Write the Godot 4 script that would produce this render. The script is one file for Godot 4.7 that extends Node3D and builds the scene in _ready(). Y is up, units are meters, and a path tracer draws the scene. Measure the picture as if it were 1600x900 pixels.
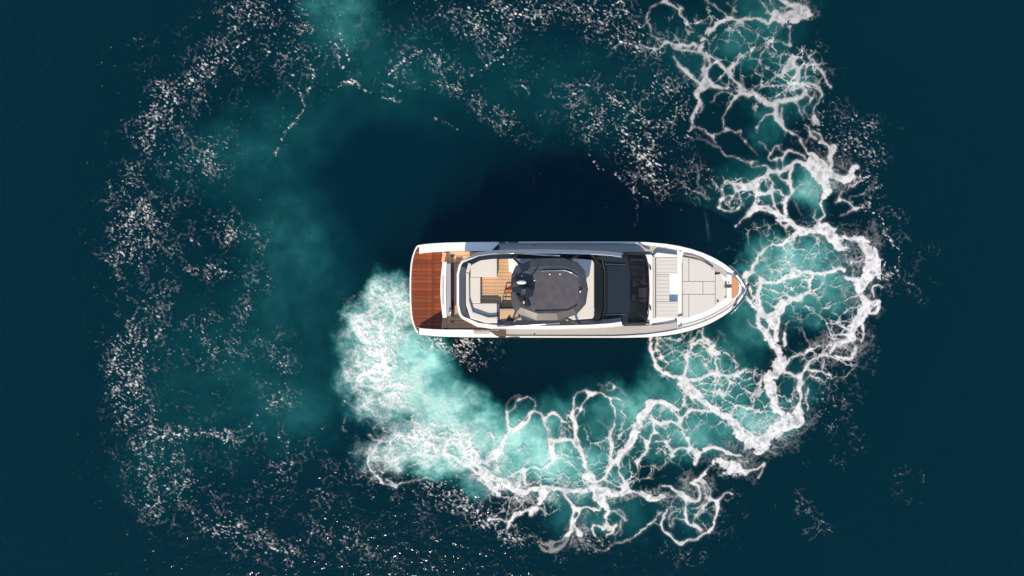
extends Node3D
# A motor yacht turning on the spot, seen from straight above: sea, foam wake and the yacht.
# Plan positions were measured at sea level in units of 3.2 cm, from a camera 40 m up; P() turns a plan place and a height into metres.

const S := 0.032
const CAM_H := 40.0
var org := Vector3(3.2, 0.0, 0.08)
var M := {}
var rng := RandomNumberGenerator.new()
var taken := {}

func P(u: float, v: float, h: float) -> Vector3:
	var k := S * (1.0 - h / CAM_H)
	return Vector3((u - 800.0) * k, h, (v - 450.0) * k)

# ---------- small helpers ----------
func numbered(called: String) -> String:
	if not taken.has(called):
		taken[called] = 0
		return called
	taken[called] += 1
	return "%s_%03d" % [called, taken[called]]

func tag(o: Node, label: String, category: String, kind := "", group := "") -> void:
	if label != "": o.set_meta("label", label)
	if category != "": o.set_meta("category", category)
	if kind != "": o.set_meta("kind", kind)
	if group != "": o.set_meta("group", group)

func new_st() -> SurfaceTool:
	var st := SurfaceTool.new()
	st.begin(Mesh.PRIMITIVE_TRIANGLES)
	return st

func build(st: SurfaceTool, called: String, mat: Material, parent: Node, smooth := false) -> MeshInstance3D:
	st.generate_normals()
	var o := MeshInstance3D.new()
	o.name = called
	o.mesh = st.commit()
	o.material_override = mat
	o.cast_shadow = GeometryInstance3D.SHADOW_CASTING_SETTING_ON
	parent.add_child(o, true)
	return o

func quad(st: SurfaceTool, a: Vector3, b: Vector3, c: Vector3, d: Vector3) -> void:
	for p in [a, b, c, a, c, d]:
		st.add_vertex(p - org)

func tri(st: SurfaceTool, a: Vector3, b: Vector3, c: Vector3) -> void:
	for p in [a, b, c]:
		st.add_vertex(p - org)

func inset(poly: PackedVector2Array, by: float) -> PackedVector2Array:
	var area := 0.0
	var n := poly.size()
	for i in n:
		area += poly[i].cross(poly[(i + 1) % n])
	var sgn := 1.0 if area > 0 else -1.0
	var out := PackedVector2Array()
	for i in n:
		var e0 := (poly[i] - poly[(i + n - 1) % n]).normalized()
		var e1 := (poly[(i + 1) % n] - poly[i]).normalized()
		var n0 := Vector2(-e0.y, e0.x) * sgn
		var n1 := Vector2(-e1.y, e1.x) * sgn
		var m := (n0 + n1)
		var d := maxf(0.35, m.dot(n0))
		out.append(poly[i] + m / d * by)
	return out

func pv(a: Array) -> PackedVector2Array:
	var out := PackedVector2Array()
	for i in range(0, a.size(), 2):
		out.append(Vector2(a[i], a[i + 1]))
	return out

func mirrored(a: Array) -> PackedVector2Array:   # a half outline above the middle line, closed with its mirror image
	var out := pv(a)
	for i in range(a.size() - 2, -1, -2):
		if absf(a[i + 1] - 452.5) > 0.3:
			out.append(Vector2(a[i], 905.0 - a[i + 1]))
	return out

func cap(st: SurfaceTool, poly: PackedVector2Array, h: float) -> void:
	var t := Geometry2D.triangulate_polygon(poly)
	for i in range(0, t.size(), 3):
		tri(st, P(poly[t[i]].x, poly[t[i]].y, h), P(poly[t[i + 1]].x, poly[t[i + 1]].y, h), P(poly[t[i + 2]].x, poly[t[i + 2]].y, h))

func ring(st: SurfaceTool, a: PackedVector2Array, ha: float, b: PackedVector2Array, hb: float, closed := true) -> void:
	var n := a.size()
	for i in (n if closed else n - 1):
		var j := (i + 1) % n
		quad(st, P(a[i].x, a[i].y, ha), P(a[j].x, a[j].y, ha), P(b[j].x, b[j].y, hb), P(b[i].x, b[i].y, hb))

# a slab with an outline, a bottom, a top and a chamfered (or two-step rounded) upper edge
func slab(st: SurfaceTool, poly: PackedVector2Array, h0: float, h1: float, bevel := 0.6, round_edge := false) -> void:
	var k := S * (1.0 - h1 / CAM_H)
	var down := minf(bevel * k, (h1 - h0) * 0.5)
	var top := inset(poly, bevel)
	var low := PackedVector2Array()
	for p in poly:   # walls stand upright
		low.append(Vector2(800 + (p.x - 800) * (1.0 - h1 / CAM_H) / (1.0 - h0 / CAM_H), 450 + (p.y - 450) * (1.0 - h1 / CAM_H) / (1.0 - h0 / CAM_H)))
	ring(st, low, h0, poly, h1 - down)
	if round_edge:
		var mid := inset(poly, bevel * 0.3)
		ring(st, poly, h1 - down, mid, h1 - down * 0.3)
		ring(st, mid, h1 - down * 0.3, top, h1)
	else:
		ring(st, poly, h1 - down, top, h1)
	cap(st, top, h1)
	cap(st, low, h0)

func slab_part(called: String, poly: PackedVector2Array, h0: float, h1: float, mat: Material, parent: Node, bevel := 0.6, round_edge := false) -> MeshInstance3D:
	var st := new_st()
	st.set_smooth_group(-1)
	slab(st, poly, h0, h1, bevel, round_edge)
	return build(st, called, mat, parent)

func rect(u0: float, v0: float, u1: float, v1: float) -> PackedVector2Array:
	return PackedVector2Array([Vector2(u0, v0), Vector2(u1, v0), Vector2(u1, v1), Vector2(u0, v1)])

func ellipse(u: float, v: float, ru: float, rv: float, n := 20) -> PackedVector2Array:
	var out := PackedVector2Array()
	for i in n:
		out.append(Vector2(u + cos(TAU * i / n) * ru, v + sin(TAU * i / n) * rv))
	return out

func tube(st: SurfaceTool, path: Array, r: float, sides := 8) -> void:   # path: world points
	var rings := []
	for i in path.size():
		var d: Vector3 = (path[mini(i + 1, path.size() - 1)] - path[maxi(i - 1, 0)]).normalized()
		var a := d.cross(Vector3.UP)
		if a.length() < 0.05: a = d.cross(Vector3.RIGHT)
		a = a.normalized()
		var b := a.cross(d)
		var one := []
		for k in sides:
			one.append(path[i] + (a * cos(TAU * k / sides) + b * sin(TAU * k / sides)) * r)
		rings.append(one)
	for i in path.size() - 1:
		for k in sides:
			var l := (k + 1) % sides
			quad(st, rings[i][k], rings[i][l], rings[i + 1][l], rings[i + 1][k])
	for e in [0, path.size() - 1]:
		for k in range(1, sides - 1):
			tri(st, rings[e][0], rings[e][k], rings[e][k + 1])

func tube_part(called: String, pts: Array, r: float, mat: Material, parent: Node) -> MeshInstance3D:   # pts: [u, v, h, u, v, h, ...]
	var path := []
	for i in range(0, pts.size(), 3):
		path.append(P(pts[i], pts[i + 1], pts[i + 2]))
	var st := new_st()
	tube(st, path, r)
	return build(st, called, mat, parent)

func dome(st: SurfaceTool, c: Vector3, rx: float, ry: float, rz: float) -> void:
	for i in 6:
		for j in 16:
			var q := []
			for e in [[i, j], [i + 1, j], [i + 1, j + 1], [i, j + 1]]:
				var th: float = PI / 2 * e[0] / 6.0
				var ph: float = TAU * e[1] / 16.0
				q.append(c + Vector3(rx * sin(th) * cos(ph), ry * cos(th), rz * sin(th) * sin(ph)))
			quad(st, q[0], q[1], q[2], q[3])
	for j in 16:
		var a := TAU * j / 16.0
		var b := TAU * (j + 1) / 16.0
		quad(st, c + Vector3(rx * cos(a), 0, rz * sin(a)), c + Vector3(rx * cos(b), 0, rz * sin(b)), c + Vector3(rx * cos(b), -ry * 0.8, rz * sin(b)), c + Vector3(rx * cos(a), -ry * 0.8, rz * sin(a)))

# ---------- materials ----------
func lin(r: float, g: float, b: float) -> Color:
	return Color(r, g, b).linear_to_srgb()

func noise(seed_n: int, freq: float, type := FastNoiseLite.TYPE_SIMPLEX_SMOOTH, oct := 3, fractal := FastNoiseLite.FRACTAL_FBM) -> FastNoiseLite:
	var n := FastNoiseLite.new()
	n.seed = seed_n
	n.noise_type = type
	n.frequency = freq
	n.fractal_type = fractal
	n.fractal_octaves = oct
	return n

func tint_texture(seed_n: int, freq: float, lo: float, hi: float, size := 256, oct := 4) -> ImageTexture:
	var im := noise(seed_n, freq, FastNoiseLite.TYPE_SIMPLEX_SMOOTH, oct).get_seamless_image(size, size)
	var src := im.get_data()
	var out := PackedByteArray()
	out.resize(size * size * 3)
	for i in size * size:
		var f := lerpf(lo, hi, src[i] / 255.0)
		var b := int(clampf(f, 0, 1) * 255)
		out[i * 3] = b; out[i * 3 + 1] = b; out[i * 3 + 2] = b
	var o := Image.create_from_data(size, size, false, Image.FORMAT_RGB8, out)
	return ImageTexture.create_from_image(o)

func bump_texture(seed_n: int, freq: float, size := 256, oct := 4) -> ImageTexture:
	return ImageTexture.create_from_image(noise(seed_n, freq, FastNoiseLite.TYPE_SIMPLEX_SMOOTH, oct).get_seamless_image(size, size))

func mat(called: String, c: Color, rough: float, metal := 0.0, spec := 0.5) -> StandardMaterial3D:
	var m := StandardMaterial3D.new()
	m.resource_name = called
	m.albedo_color = c
	m.roughness = rough
	m.metallic = metal
	m.metallic_specular = spec
	M[called] = m
	return m

func tri_tex(m: StandardMaterial3D, t: Texture2D, scale: Vector3) -> void:
	m.albedo_texture = t
	m.uv1_triplanar = true
	m.uv1_scale = scale

func make_materials() -> void:
	var soil := tint_texture(5, 0.02, 0.965, 1.0)
	var grain := tint_texture(6, 0.03, 0.55, 1.0)
	var grain_pale := tint_texture(7, 0.03, 0.78, 1.0)
	var speckle := bump_texture(8, 0.2)
	var m := mat("gelcoat", lin(0.86, 0.85, 0.83), 0.28)
	m.clearcoat_enabled = true; m.clearcoat = 0.4; m.clearcoat_roughness = 0.1
	tri_tex(m, soil, Vector3(0.5, 0.5, 0.5))
	m = mat("deck", lin(0.42, 0.40, 0.37), 0.75)
	tri_tex(m, soil, Vector3(0.9, 0.9, 0.9))
	m = mat("anthracite", lin(0.072, 0.074, 0.080), 0.42)
	tri_tex(m, tint_texture(9, 0.015, 0.8, 1.0), Vector3(0.5, 0.5, 0.5))
	m = mat("anthracite_panel", lin(0.082, 0.078, 0.088), 0.55)
	tri_tex(m, tint_texture(10, 0.02, 0.8, 1.0), Vector3(0.4, 0.4, 0.4))
	mat("navy", lin(0.013, 0.021, 0.032), 0.38, 0.0, 0.4)
	mat("navy_lining", lin(0.012, 0.020, 0.032), 0.75, 0.0, 0.2)
	mat("coaming_grey", lin(0.085, 0.095, 0.115), 0.5)
	mat("black_glass", lin(0.005, 0.007, 0.011), 0.10, 0.0, 0.36)
	m = mat("tinted_glass", lin(0.024, 0.024, 0.038), 0.10, 0.0, 0.36)
	mat("glass_beam", lin(0.008, 0.012, 0.018), 0.2)
	for k in 4:
		var t: float = [1.0, 0.8, 1.18, 0.9][k]
		m = mat("teak_red_%d" % k, lin(0.36 * t, 0.074 * t, 0.012 * t), 0.42)
		tri_tex(m, grain, Vector3(0.35, 2.0, 7.0))
		m = mat("teak_pale_%d" % k, lin(0.72 * (0.6 + 0.4 * t), 0.46 * (0.6 + 0.4 * t), 0.27 * (0.6 + 0.4 * t)), 0.6)
		tri_tex(m, grain_pale, Vector3(0.35, 2.0, 7.0))
	mat("caulk", lin(0.10, 0.035, 0.015), 0.8)
	mat("caulk_pale", lin(0.16, 0.10, 0.06), 0.8)
	m = mat("cushion", lin(0.70, 0.67, 0.61), 0.85)
	m.rim_enabled = true; m.rim = 0.15
	tri_tex(m, tint_texture(12, 0.3, 0.88, 1.0), Vector3(3, 3, 3))
	m = mat("cushion_bow", lin(0.66, 0.64, 0.60), 0.85)
	tri_tex(m, tint_texture(13, 0.3, 0.88, 1.0), Vector3(3, 3, 3))
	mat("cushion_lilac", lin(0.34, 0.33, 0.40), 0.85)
	mat("seam", lin(0.20, 0.19, 0.18), 0.9)
	mat("stitch", lin(0.48, 0.465, 0.44), 0.9)
	mat("steel", lin(0.6, 0.6, 0.6), 0.22, 1.0)
	mat("dark_steel", lin(0.09, 0.085, 0.08), 0.35, 0.6)
	mat("rubber", lin(0.012, 0.012, 0.014), 0.6)
	mat("white_plastic", lin(0.82, 0.83, 0.84), 0.3)
	mat("flag_red", lin(0.36, 0.03, 0.01), 0.8)
	mat("flag_orange", lin(0.62, 0.14, 0.02), 0.8)
	mat("bow_pad", lin(0.52, 0.25, 0.13), 0.8)
	mat("shade_brown", lin(0.10, 0.055, 0.04), 0.7)  # dark brown that paints shade on the cockpit floor and in the gate gap

# ---------- the sea ----------
const W := 2048
const H := 1252
const TX := 1800.0 / 2048.0     # plan units per texel; the maps begin at (-100, -100)

# strands of foam: width at the start, in the middle, at the end, then the plan points they run through
const STRANDS := [
	[9,12,5, 1096,78,1097,68,1100,58,1106,51,1114,45,1122,38,1130,33,1141,27],
	[5,5,4, 1094,76,1084,70,1076,73,1068,71,1060,73,1055,70,1048,67,1040,68,1032,73,1028,79,1020,78],
	[4,4,3, 1092,82,1080,79,1068,78,1058,78,1050,74], [4,4,3, 1020,78,1010,74,1003,70,998,66,993,63], [3,3,2, 1003,76,990,70,980,70,970,66],
	[3,3,3, 1040,66,1030,62,1023,58,1017,52,1016,44,1013,36,1010,30,1014,18,1016,12,1022,8,1032,4,1040,1,1046,-10,1040,-30],
	[5,4,2, 1036,-12,1040,2,1048,7,1055,10,1060,17,1063,25,1070,30,1074,36,1078,41,1085,48], [2,2,1, 1062,18,1064,12],
	[4,4,3, 1099,82,1101,92,1100,102,1097,112,1095,120], [4,4,4, 1104,82,1106,92,1107,104,1102,112], [3,3,3, 1110,100,1106,108,1103,114],
	[4,4,3, 1104,84,1113,91,1122,96,1128,104,1136,110,1138,118], [2,2,2, 1137,110,1144,102,1153,96,1156,88,1160,85],
	[2,3,2, 1140,28,1133,22,1124,16,1117,10,1106,2,1096,-12], [2,2,2, 1141,27,1145,18,1146,8,1152,0,1160,-14], [3,4,4, 1053,88,1060,98,1068,108,1076,116,1080,121],
	[1,2,1, 1070,66,1072,55,1074,48], [1,2,1, 1085,34,1092,34,1106,36], [2,1,1, 1092,34,1088,30,1088,22], [1,1,1, 1056,62,1058,45], [4,4,3, 960,4,972,2,974,14,979,22,976,24], [2,2,1, 960,35,965,48,966,60,974,72],
	[5,6,7, 1141,28,1152,32,1162,29,1176,29,1186,29,1194,33,1200,37,1207,30,1212,23], [2,3,3, 1142,46,1150,38,1160,32], [1,2,2, 1140,50,1152,42,1160,40],
	[2,2,1, 1160,35,1166,44,1174,50,1184,52,1190,46,1192,52], [2,2,1, 1172,27,1174,19], [3,3,3, 1180,-14,1188,0,1194,8,1199,16,1202,23], [3,3,3, 1198,-12,1204,0,1208,8,1212,16],
	[14,20,14, 1210,24,1222,28,1238,26,1252,22,1264,26], [6,14,10, 1214,-8,1226,4,1242,10,1256,14,1266,24], [5,5,3, 1220,32,1222,40,1224,44], [5,5,3, 1232,34,1232,44],
	[3,4,3, 1236,44,1233,60,1236,72], [2,2,1, 1212,40,1211,55], [3,3,2, 1203,65,1196,76,1190,83,1186,95,1183,108,1187,118], [2,3,2, 1203,65,1192,70,1180,76,1166,84,1157,90,1150,100,1140,106],
	[3,3,3, 1203,65,1212,66,1220,64,1226,70,1234,72], [2,3,2, 1200,76,1206,86,1215,89,1222,86,1225,80], [8,14,6, 1226,112,1232,102,1238,94,1246,90], [4,7,4, 1216,118,1228,108,1240,104,1248,108],
	[4,5,5, 1266,92,1274,98,1280,108,1288,118,1294,128,1298,138], [4,4,3, 1245,115,1250,106,1258,104,1264,98], [2,3,2, 1258,110,1268,108,1276,105],
	[5,5,6, 1060,102,1072,110,1080,120,1090,128,1100,132], [5,7,12, 1099,104,1101,114,1103,124,1103,131], [12,8,3, 1104,131,1096,140,1090,148,1092,158,1088,170,1084,180,1082,190,1080,200,1074,210,1070,216],
	[3,3,3, 1095,158,1096,170,1090,178], [12,5,8, 1104,130,1116,134,1126,137,1140,138,1150,141,1157,145,1165,146,1172,148], [2,2,2, 1124,122,1128,128,1136,132,1146,133],
	[5,5,7, 1124,100,1132,107,1139,112,1144,122,1150,130,1156,137], [2,2,1, 1139,110,1144,104,1150,100], [2,2,2, 1159,120,1160,130,1164,137,1168,142], [8,9,9, 1160,143,1174,147,1184,153,1192,158,1202,163,1210,166],
	[4,3,3, 1175,143,1178,137,1190,133,1202,129,1208,124,1216,118,1226,120,1234,118], [6,3,3, 1156,148,1148,154,1144,158,1138,168,1133,178,1130,188,1131,194,1136,202], [4,3,3, 1150,150,1140,146,1132,144,1124,145,1118,150,1114,158,1110,162],
	[3,3,3, 1136,202,1128,206,1120,211,1116,216,1118,222], [3,3,2, 1136,202,1146,205,1152,208,1158,205,1158,212,1164,220], [3,3,4, 1086,197,1094,200,1100,203,1106,210,1116,214],
	[10,9,5, 1210,165,1213,172,1212,182,1216,190,1222,194], [4,4,3, 1222,168,1220,178,1222,190], [9,8,7, 1210,164,1216,158,1226,158,1240,156,1252,148,1260,140], [4,4,4, 1224,154,1230,144,1240,138,1246,130], [3,3,3, 1244,150,1240,142,1236,136],
	[1,1,1, 1218,150,1214,142,1206,134], [4,4,3, 1222,194,1227,203,1236,207,1244,213,1250,220], [1,2,1, 1228,205,1227,214], [4,3,4, 1206,178,1198,180,1190,188,1184,196,1180,200], [2,2,1, 1182,198,1183,208],
	[8,6,2, 1243,135,1252,132,1264,130,1274,132,1280,140,1284,148,1280,156,1275,165,1270,175,1268,185], [6,5,4, 1243,135,1247,120,1249,110,1244,102,1238,100], [4,4,4, 1232,130,1238,122,1246,116],
	[3,3,2, 1256,142,1262,150,1266,156,1262,164,1256,172,1262,182], [2,2,2, 1266,156,1272,150], [3,3,2, 1244,160,1250,168,1252,180,1255,188], [6,11,6, 1272,182,1276,188,1278,194], [4,4,4, 1258,196,1264,202,1268,210,1275,216], [3,3,3, 1268,210,1262,216,1260,224], [4,4,3, 1272,205,1282,212,1286,220],
	[2,3,3, 1090,214,1104,220,1114,226,1124,232,1128,238,1134,243,1144,244,1154,248,1164,253,1175,253,1184,251], [1,2,1, 1165,220,1172,228,1178,236,1184,243], [2,3,3, 1186,222,1196,228,1197,234,1204,238,1208,234,1214,230,1222,227],
	[3,5,4, 1203,240,1200,246,1206,249,1214,248,1222,246,1227,238,1234,234,1242,236,1250,241,1258,247,1264,250], [3,3,3, 1220,246,1223,256,1225,264], [2,2,2, 1212,248,1214,264], [2,2,2, 1225,238,1216,232], [4,4,5, 1250,220,1256,228,1262,238,1266,242],
	[9,7,8, 1150,291,1162,290,1174,289,1182,285,1190,278,1196,273,1206,268,1218,267,1228,266,1236,261,1243,254,1250,253,1258,257,1266,258], [2,3,3, 1174,253,1176,261,1188,260,1196,259,1202,264,1207,267],
	[3,4,4, 1127,296,1128,290,1134,284,1140,284,1146,290,1152,294,1162,292], [3,3,3, 1127,296,1129,304,1126,312], [8,11,9, 1150,297,1160,293,1174,292,1184,290], [5,4,3, 1154,298,1146,304,1136,308,1128,312,1126,320,1122,326],
	[4,4,3, 1122,324,1130,328,1138,330,1146,330,1150,328,1154,322], [3,3,3, 1156,304,1157,316,1153,326], [2,3,2, 1144,308,1138,316,1142,326], [5,5,4, 1178,296,1180,308,1180,318,1174,324,1172,334], [5,7,5, 1184,302,1192,304,1200,302,1205,296,1206,286,1200,278],
	[4,4,4, 1182,290,1183,298,1190,303], [7,6,4, 1238,262,1236,272,1234,282,1235,292,1238,300,1234,306,1228,312,1220,318], [4,4,4, 1215,274,1224,280,1232,286], [3,4,4, 1208,296,1216,298,1222,304,1230,306], [4,4,4, 1205,300,1208,314,1212,326,1216,335], [4,4,5, 1230,310,1226,322,1228,334],
	[4,3,2, 1238,300,1245,294,1250,288,1258,286], [1,2,1, 1241,312,1246,324,1254,334], [4,6,7, 1170,336,1178,330,1188,327,1198,326,1208,332,1216,338,1224,342], [3,3,3, 1174,330,1176,322,1184,320,1196,326],
	[14,18,12, 1268,244,1280,254,1292,264,1300,274,1310,278,1322,280,1330,272,1336,262], [20,22,10, 1270,258,1276,268,1284,280,1290,290,1292,300,1286,308], [7,7,9, 1298,258,1298,246,1302,236,1304,228], [5,4,5, 1298,246,1294,232,1288,226,1280,221],
	[5,5,5, 1284,312,1282,324,1288,336,1280,346,1282,354], [3,3,3, 1275,326,1272,340,1278,352], [3,3,3, 1318,296,1312,304,1310,312,1304,318], [3,4,3, 1326,292,1340,286,1352,280,1358,276], [4,5,4, 1312,313,1322,314,1330,322,1338,326,1346,322,1354,318,1358,324], [4,3,2, 1338,326,1326,332,1314,338], [2,3,2, 1315,250,1317,258,1312,262],
	[3,7,10, 1148,354,1158,344,1170,334,1180,328,1192,326,1202,330,1212,336,1222,342,1232,346,1244,354,1256,360,1270,360,1284,360], [4,4,4, 1216,344,1224,340,1227,334,1227,322], [4,3,2, 1218,346,1222,352,1228,354,1230,362,1232,368], [3,3,3, 1228,354,1236,350,1244,354],
	[9,5,9, 1256,362,1246,364,1240,368,1232,376,1222,382,1214,382,1208,381,1202,386,1194,392,1186,400,1180,410,1177,418,1174,424,1166,428,1160,432], [4,3,3, 1222,384,1228,392,1228,400,1231,408,1236,414,1240,418], [2,2,2, 1250,366,1248,378,1246,388], [2,2,1, 1242,370,1238,382,1237,400,1240,412],
	[12,16,8, 1238,420,1244,424,1250,427], [12,8,6, 1244,424,1232,432,1222,438,1210,440,1196,440,1188,438,1180,446], [6,7,7, 1252,424,1268,426,1280,428,1292,426,1302,424,1312,420,1320,424], [4,3,4, 1178,424,1184,430,1190,436], [3,3,3, 1168,440,1168,432,1176,426],
	[2,3,2, 1200,348,1202,356,1198,364], [2,1,1, 1178,348,1184,358,1190,366,1188,374,1190,386], [2,2,2, 1196,404,1200,416,1205,424,1203,432], [1,2,2, 1220,400,1222,412,1220,430], [1,2,1, 1205,424,1218,420,1228,416], [3,3,3, 1270,370,1278,374,1286,378], [2,1,2, 1275,374,1274,390,1266,398,1258,402], [2,2,2, 1288,380,1292,388,1296,392], [1,1,1, 1263,420,1270,410,1274,402],
	[18,20,10, 1278,356,1292,357,1300,368,1306,380,1316,388,1328,390], [8,14,14, 1318,370,1334,374,1348,378,1358,386,1364,394], [20,27,16, 1350,384,1360,396,1362,410,1358,424,1352,436,1346,450], [12,18,12, 1368,406,1374,412,1374,420], [12,14,4, 1366,420,1378,428,1390,432], [5,5,4, 1302,382,1312,392,1318,398], [4,4,3, 1326,392,1322,400,1324,410], [4,4,4, 1330,410,1340,408,1348,404], [3,3,3, 1330,412,1334,420,1332,430], [6,9,6, 1322,432,1334,436,1342,440,1338,446],
	[1,3,2, 1352,330,1366,334,1376,342,1384,350,1388,356], [2,4,4, 1380,362,1388,372,1396,380,1402,386,1406,394,1406,404,1402,414,1400,424,1392,430,1384,434], [4,3,2, 1384,434,1396,440,1408,444,1420,446],
	[8,13,13, 1190,440,1186,452,1184,464,1186,478,1190,488,1198,494,1206,500], [7,9,6, 1165,464,1174,472,1180,482,1184,490,1186,498,1188,508,1192,516], [4,3,3, 1170,448,1176,454,1182,460], [3,5,7, 1166,440,1172,452,1178,466,1184,476], [20,9,5, 1210,500,1214,488,1220,478,1228,472,1240,468,1250,466,1256,460,1262,454,1265,446,1266,440,1270,432],
	[3,3,4, 1252,427,1258,432,1262,438], [5,3,2, 1268,456,1276,450,1284,446,1287,438,1288,430], [3,3,2, 1272,462,1275,468,1276,472], [4,3,3, 1212,482,1204,476,1194,470], [3,2,1, 1220,472,1210,464,1204,456], [3,2,1, 1236,466,1226,458,1218,448], [3,2,1, 1246,462,1240,450,1236,444], [2,2,1, 1228,470,1216,458,1210,450], [6,3,1, 1260,478,1264,480,1272,488,1282,496],
	[12,9,10, 1210,504,1212,516,1214,530,1216,540], [6,11,9, 1192,514,1196,522,1202,530,1208,540], [4,4,4, 1204,508,1200,512,1198,518], [2,3,3, 1168,500,1174,508,1182,512,1188,514], [2,3,3, 1233,501,1228,508,1226,518,1224,530,1226,538], [2,2,2, 1296,444,1303,448,1316,446], [2,3,2, 1290,482,1298,470], [2,3,2, 1302,488,1310,495], [1,1,1, 1240,500,1254,502],
	[10,19,9, 1336,446,1344,456,1350,470,1352,480,1346,492,1338,504,1334,516,1332,530], [10,13,8, 1352,478,1362,478,1370,472,1375,478,1370,488,1362,490], [4,4,3, 1366,462,1364,452,1370,446,1380,450], [3,4,4, 1322,470,1330,466,1338,462], [3,3,3, 1320,488,1328,482,1336,478,1338,470], [3,5,6, 1296,502,1310,508,1322,512,1334,516], [5,5,4, 1346,500,1350,512,1348,526,1344,534], [6,9,8, 1296,550,1306,538,1320,534,1330,530], [6,9,6, 1306,556,1322,560,1334,554,1338,542], [4,6,4, 1300,524,1314,522,1326,526],
	[5,9,12, 1018,520,1016,532,1015,544,1018,554,1022,562,1026,572,1034,580,1046,586,1056,590,1066,596,1074,606,1080,616], [4,4,4, 1022,548,1030,548,1033,554,1035,560,1030,562], [3,3,2, 1026,546,1027,532,1030,528], [2,2,1, 1028,536,1040,530,1052,526], [3,3,3, 1034,558,1042,555,1050,550,1057,547,1066,550,1072,556], [2,2,2, 1032,542,1044,540,1055,536,1062,530,1066,522],
	[5,6,7, 1074,552,1075,562,1074,570,1071,580,1066,590], [5,5,4, 1074,556,1079,548,1082,538,1092,534,1099,530], [7,4,3, 1100,531,1097,520,1097,508], [4,5,6, 1102,533,1110,543,1114,548], [3,4,4, 1104,533,1112,536,1116,544], [12,15,10, 1112,547,1117,550,1122,552], [2,2,1, 1116,540,1119,532,1124,526], [5,3,3, 1124,550,1134,550,1142,557,1148,564,1152,571,1149,574], [2,2,2, 1110,555,1106,564,1104,572], [5,4,5, 1120,556,1118,566,1119,576,1120,584], [3,3,2, 1078,557,1088,553,1100,549], [3,3,2, 1096,562,1102,570,1108,576,1112,582], [2,1,1, 1102,572,1099,580],
	[8,8,4, 1068,596,1080,595,1092,593,1102,588,1112,585,1122,584,1134,586,1146,584,1158,582], [4,4,3, 1124,588,1126,600,1124,608,1118,612,1108,611,1100,608,1098,598], [4,4,3, 1136,588,1140,596,1150,598], [4,3,4, 1141,598,1137,610,1130,614,1124,612], [3,3,2, 1124,610,1128,616,1140,616], [5,4,3, 1150,588,1160,592,1170,592,1174,590], [4,4,3, 1078,602,1086,608,1092,615,1098,622], [3,3,3, 1162,577,1170,577], [3,3,2, 1180,578,1177,582,1184,590], [3,4,4, 1190,582,1189,592,1187,602,1184,610,1176,616,1170,622], [2,2,2, 1081,536,1080,530,1081,516],
	[12,20,12, 1216,540,1218,552,1220,562,1218,570,1212,578,1204,586,1202,598,1206,610,1208,622,1208,632,1212,642], [16,26,16, 1214,562,1218,570,1212,578], [6,7,7, 1196,530,1204,534,1208,542], [5,4,5, 1224,580,1236,584,1242,588,1248,588], [5,4,4, 1228,568,1234,560,1244,555,1256,552,1262,548,1266,544], [2,3,2, 1252,566,1256,558], [7,6,3, 1250,586,1258,576,1264,568,1270,562,1280,556,1286,552], [3,3,4, 1286,552,1288,562,1284,576], [4,4,5, 1265,578,1272,580,1282,580,1290,584,1298,586], [3,4,4, 1254,598,1260,592,1266,588,1274,590,1282,592,1290,596],
	[10,7,8, 1248,588,1250,606,1250,618,1248,630,1244,642], [4,4,4, 1264,606,1262,614,1258,622,1262,634,1262,642], [3,3,2, 1225,540,1226,530,1228,520], [3,3,3, 1262,548,1272,544,1282,540,1292,536],
	[9,12,18, 1060,600,1068,608,1076,614,1090,622,1100,628,1112,636,1122,642,1134,650,1144,658,1152,668,1162,676,1172,684,1180,690], [4,4,5, 1080,604,1088,610,1096,618,1104,628], [12,18,9, 1014,630,1010,644,1002,652,996,660,994,672,990,684,982,696,976,706], [12,8,6, 1016,630,1032,628,1044,632,1052,636,1058,642], [10,7,4, 1016,646,1018,656,1028,660,1042,660,1054,660,1062,666,1068,676,1074,686,1076,696,1078,704], [5,5,6, 1044,634,1052,644,1060,652,1064,660], [6,6,7, 1062,660,1068,650,1076,644,1090,642,1104,642,1118,646], [4,4,3, 1058,642,1066,634,1072,622], [2,2,2, 1082,640,1084,628,1083,622], [2,2,2, 1076,640,1070,630],
	[6,13,8, 1078,704,1084,704,1088,712,1086,724], [4,5,4, 1078,704,1068,700,1058,702,1052,706,1050,714], [4,4,3, 1050,704,1040,698,1032,702,1026,710], [4,4,4, 1020,662,1022,672,1018,684,1012,692,1010,702,1008,712], [3,2,3, 1022,674,1032,680,1042,690,1048,700], [3,3,3, 1000,680,1008,688,1014,692], [3,3,3, 996,672,1006,668,1014,660], [2,2,2, 1074,690,1080,676,1090,664,1094,660], [4,4,5, 1088,712,1100,704,1110,700,1122,700,1132,706,1142,712], [3,3,2, 1042,662,1044,676,1046,690], [3,3,3, 1026,690,1038,688,1044,692],
	[16,26,16, 1158,680,1180,690,1200,682,1220,668,1240,658,1252,650], [12,16,10, 1172,698,1188,704,1202,694], [10,19,12, 1118,720,1136,726,1152,732,1164,738], [8,12,10, 1130,738,1148,740,1160,740], [7,4,3, 1160,740,1180,734,1188,730,1194,724,1190,736,1184,746], [9,10,12, 1206,618,1210,632,1218,644,1230,650], [8,8,8, 1245,638,1254,646,1256,656,1248,664], [3,2,2, 1232,680,1246,680,1256,674,1262,670], [3,3,3, 1147,677,1156,684,1162,692,1166,704], [4,4,5, 1100,700,1112,698,1124,700,1134,706,1146,710,1158,712], [3,2,3, 1142,648,1150,636,1156,634,1164,646,1176,645,1186,640], [3,4,5, 1094,744,1104,734,1114,724,1124,716],
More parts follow.
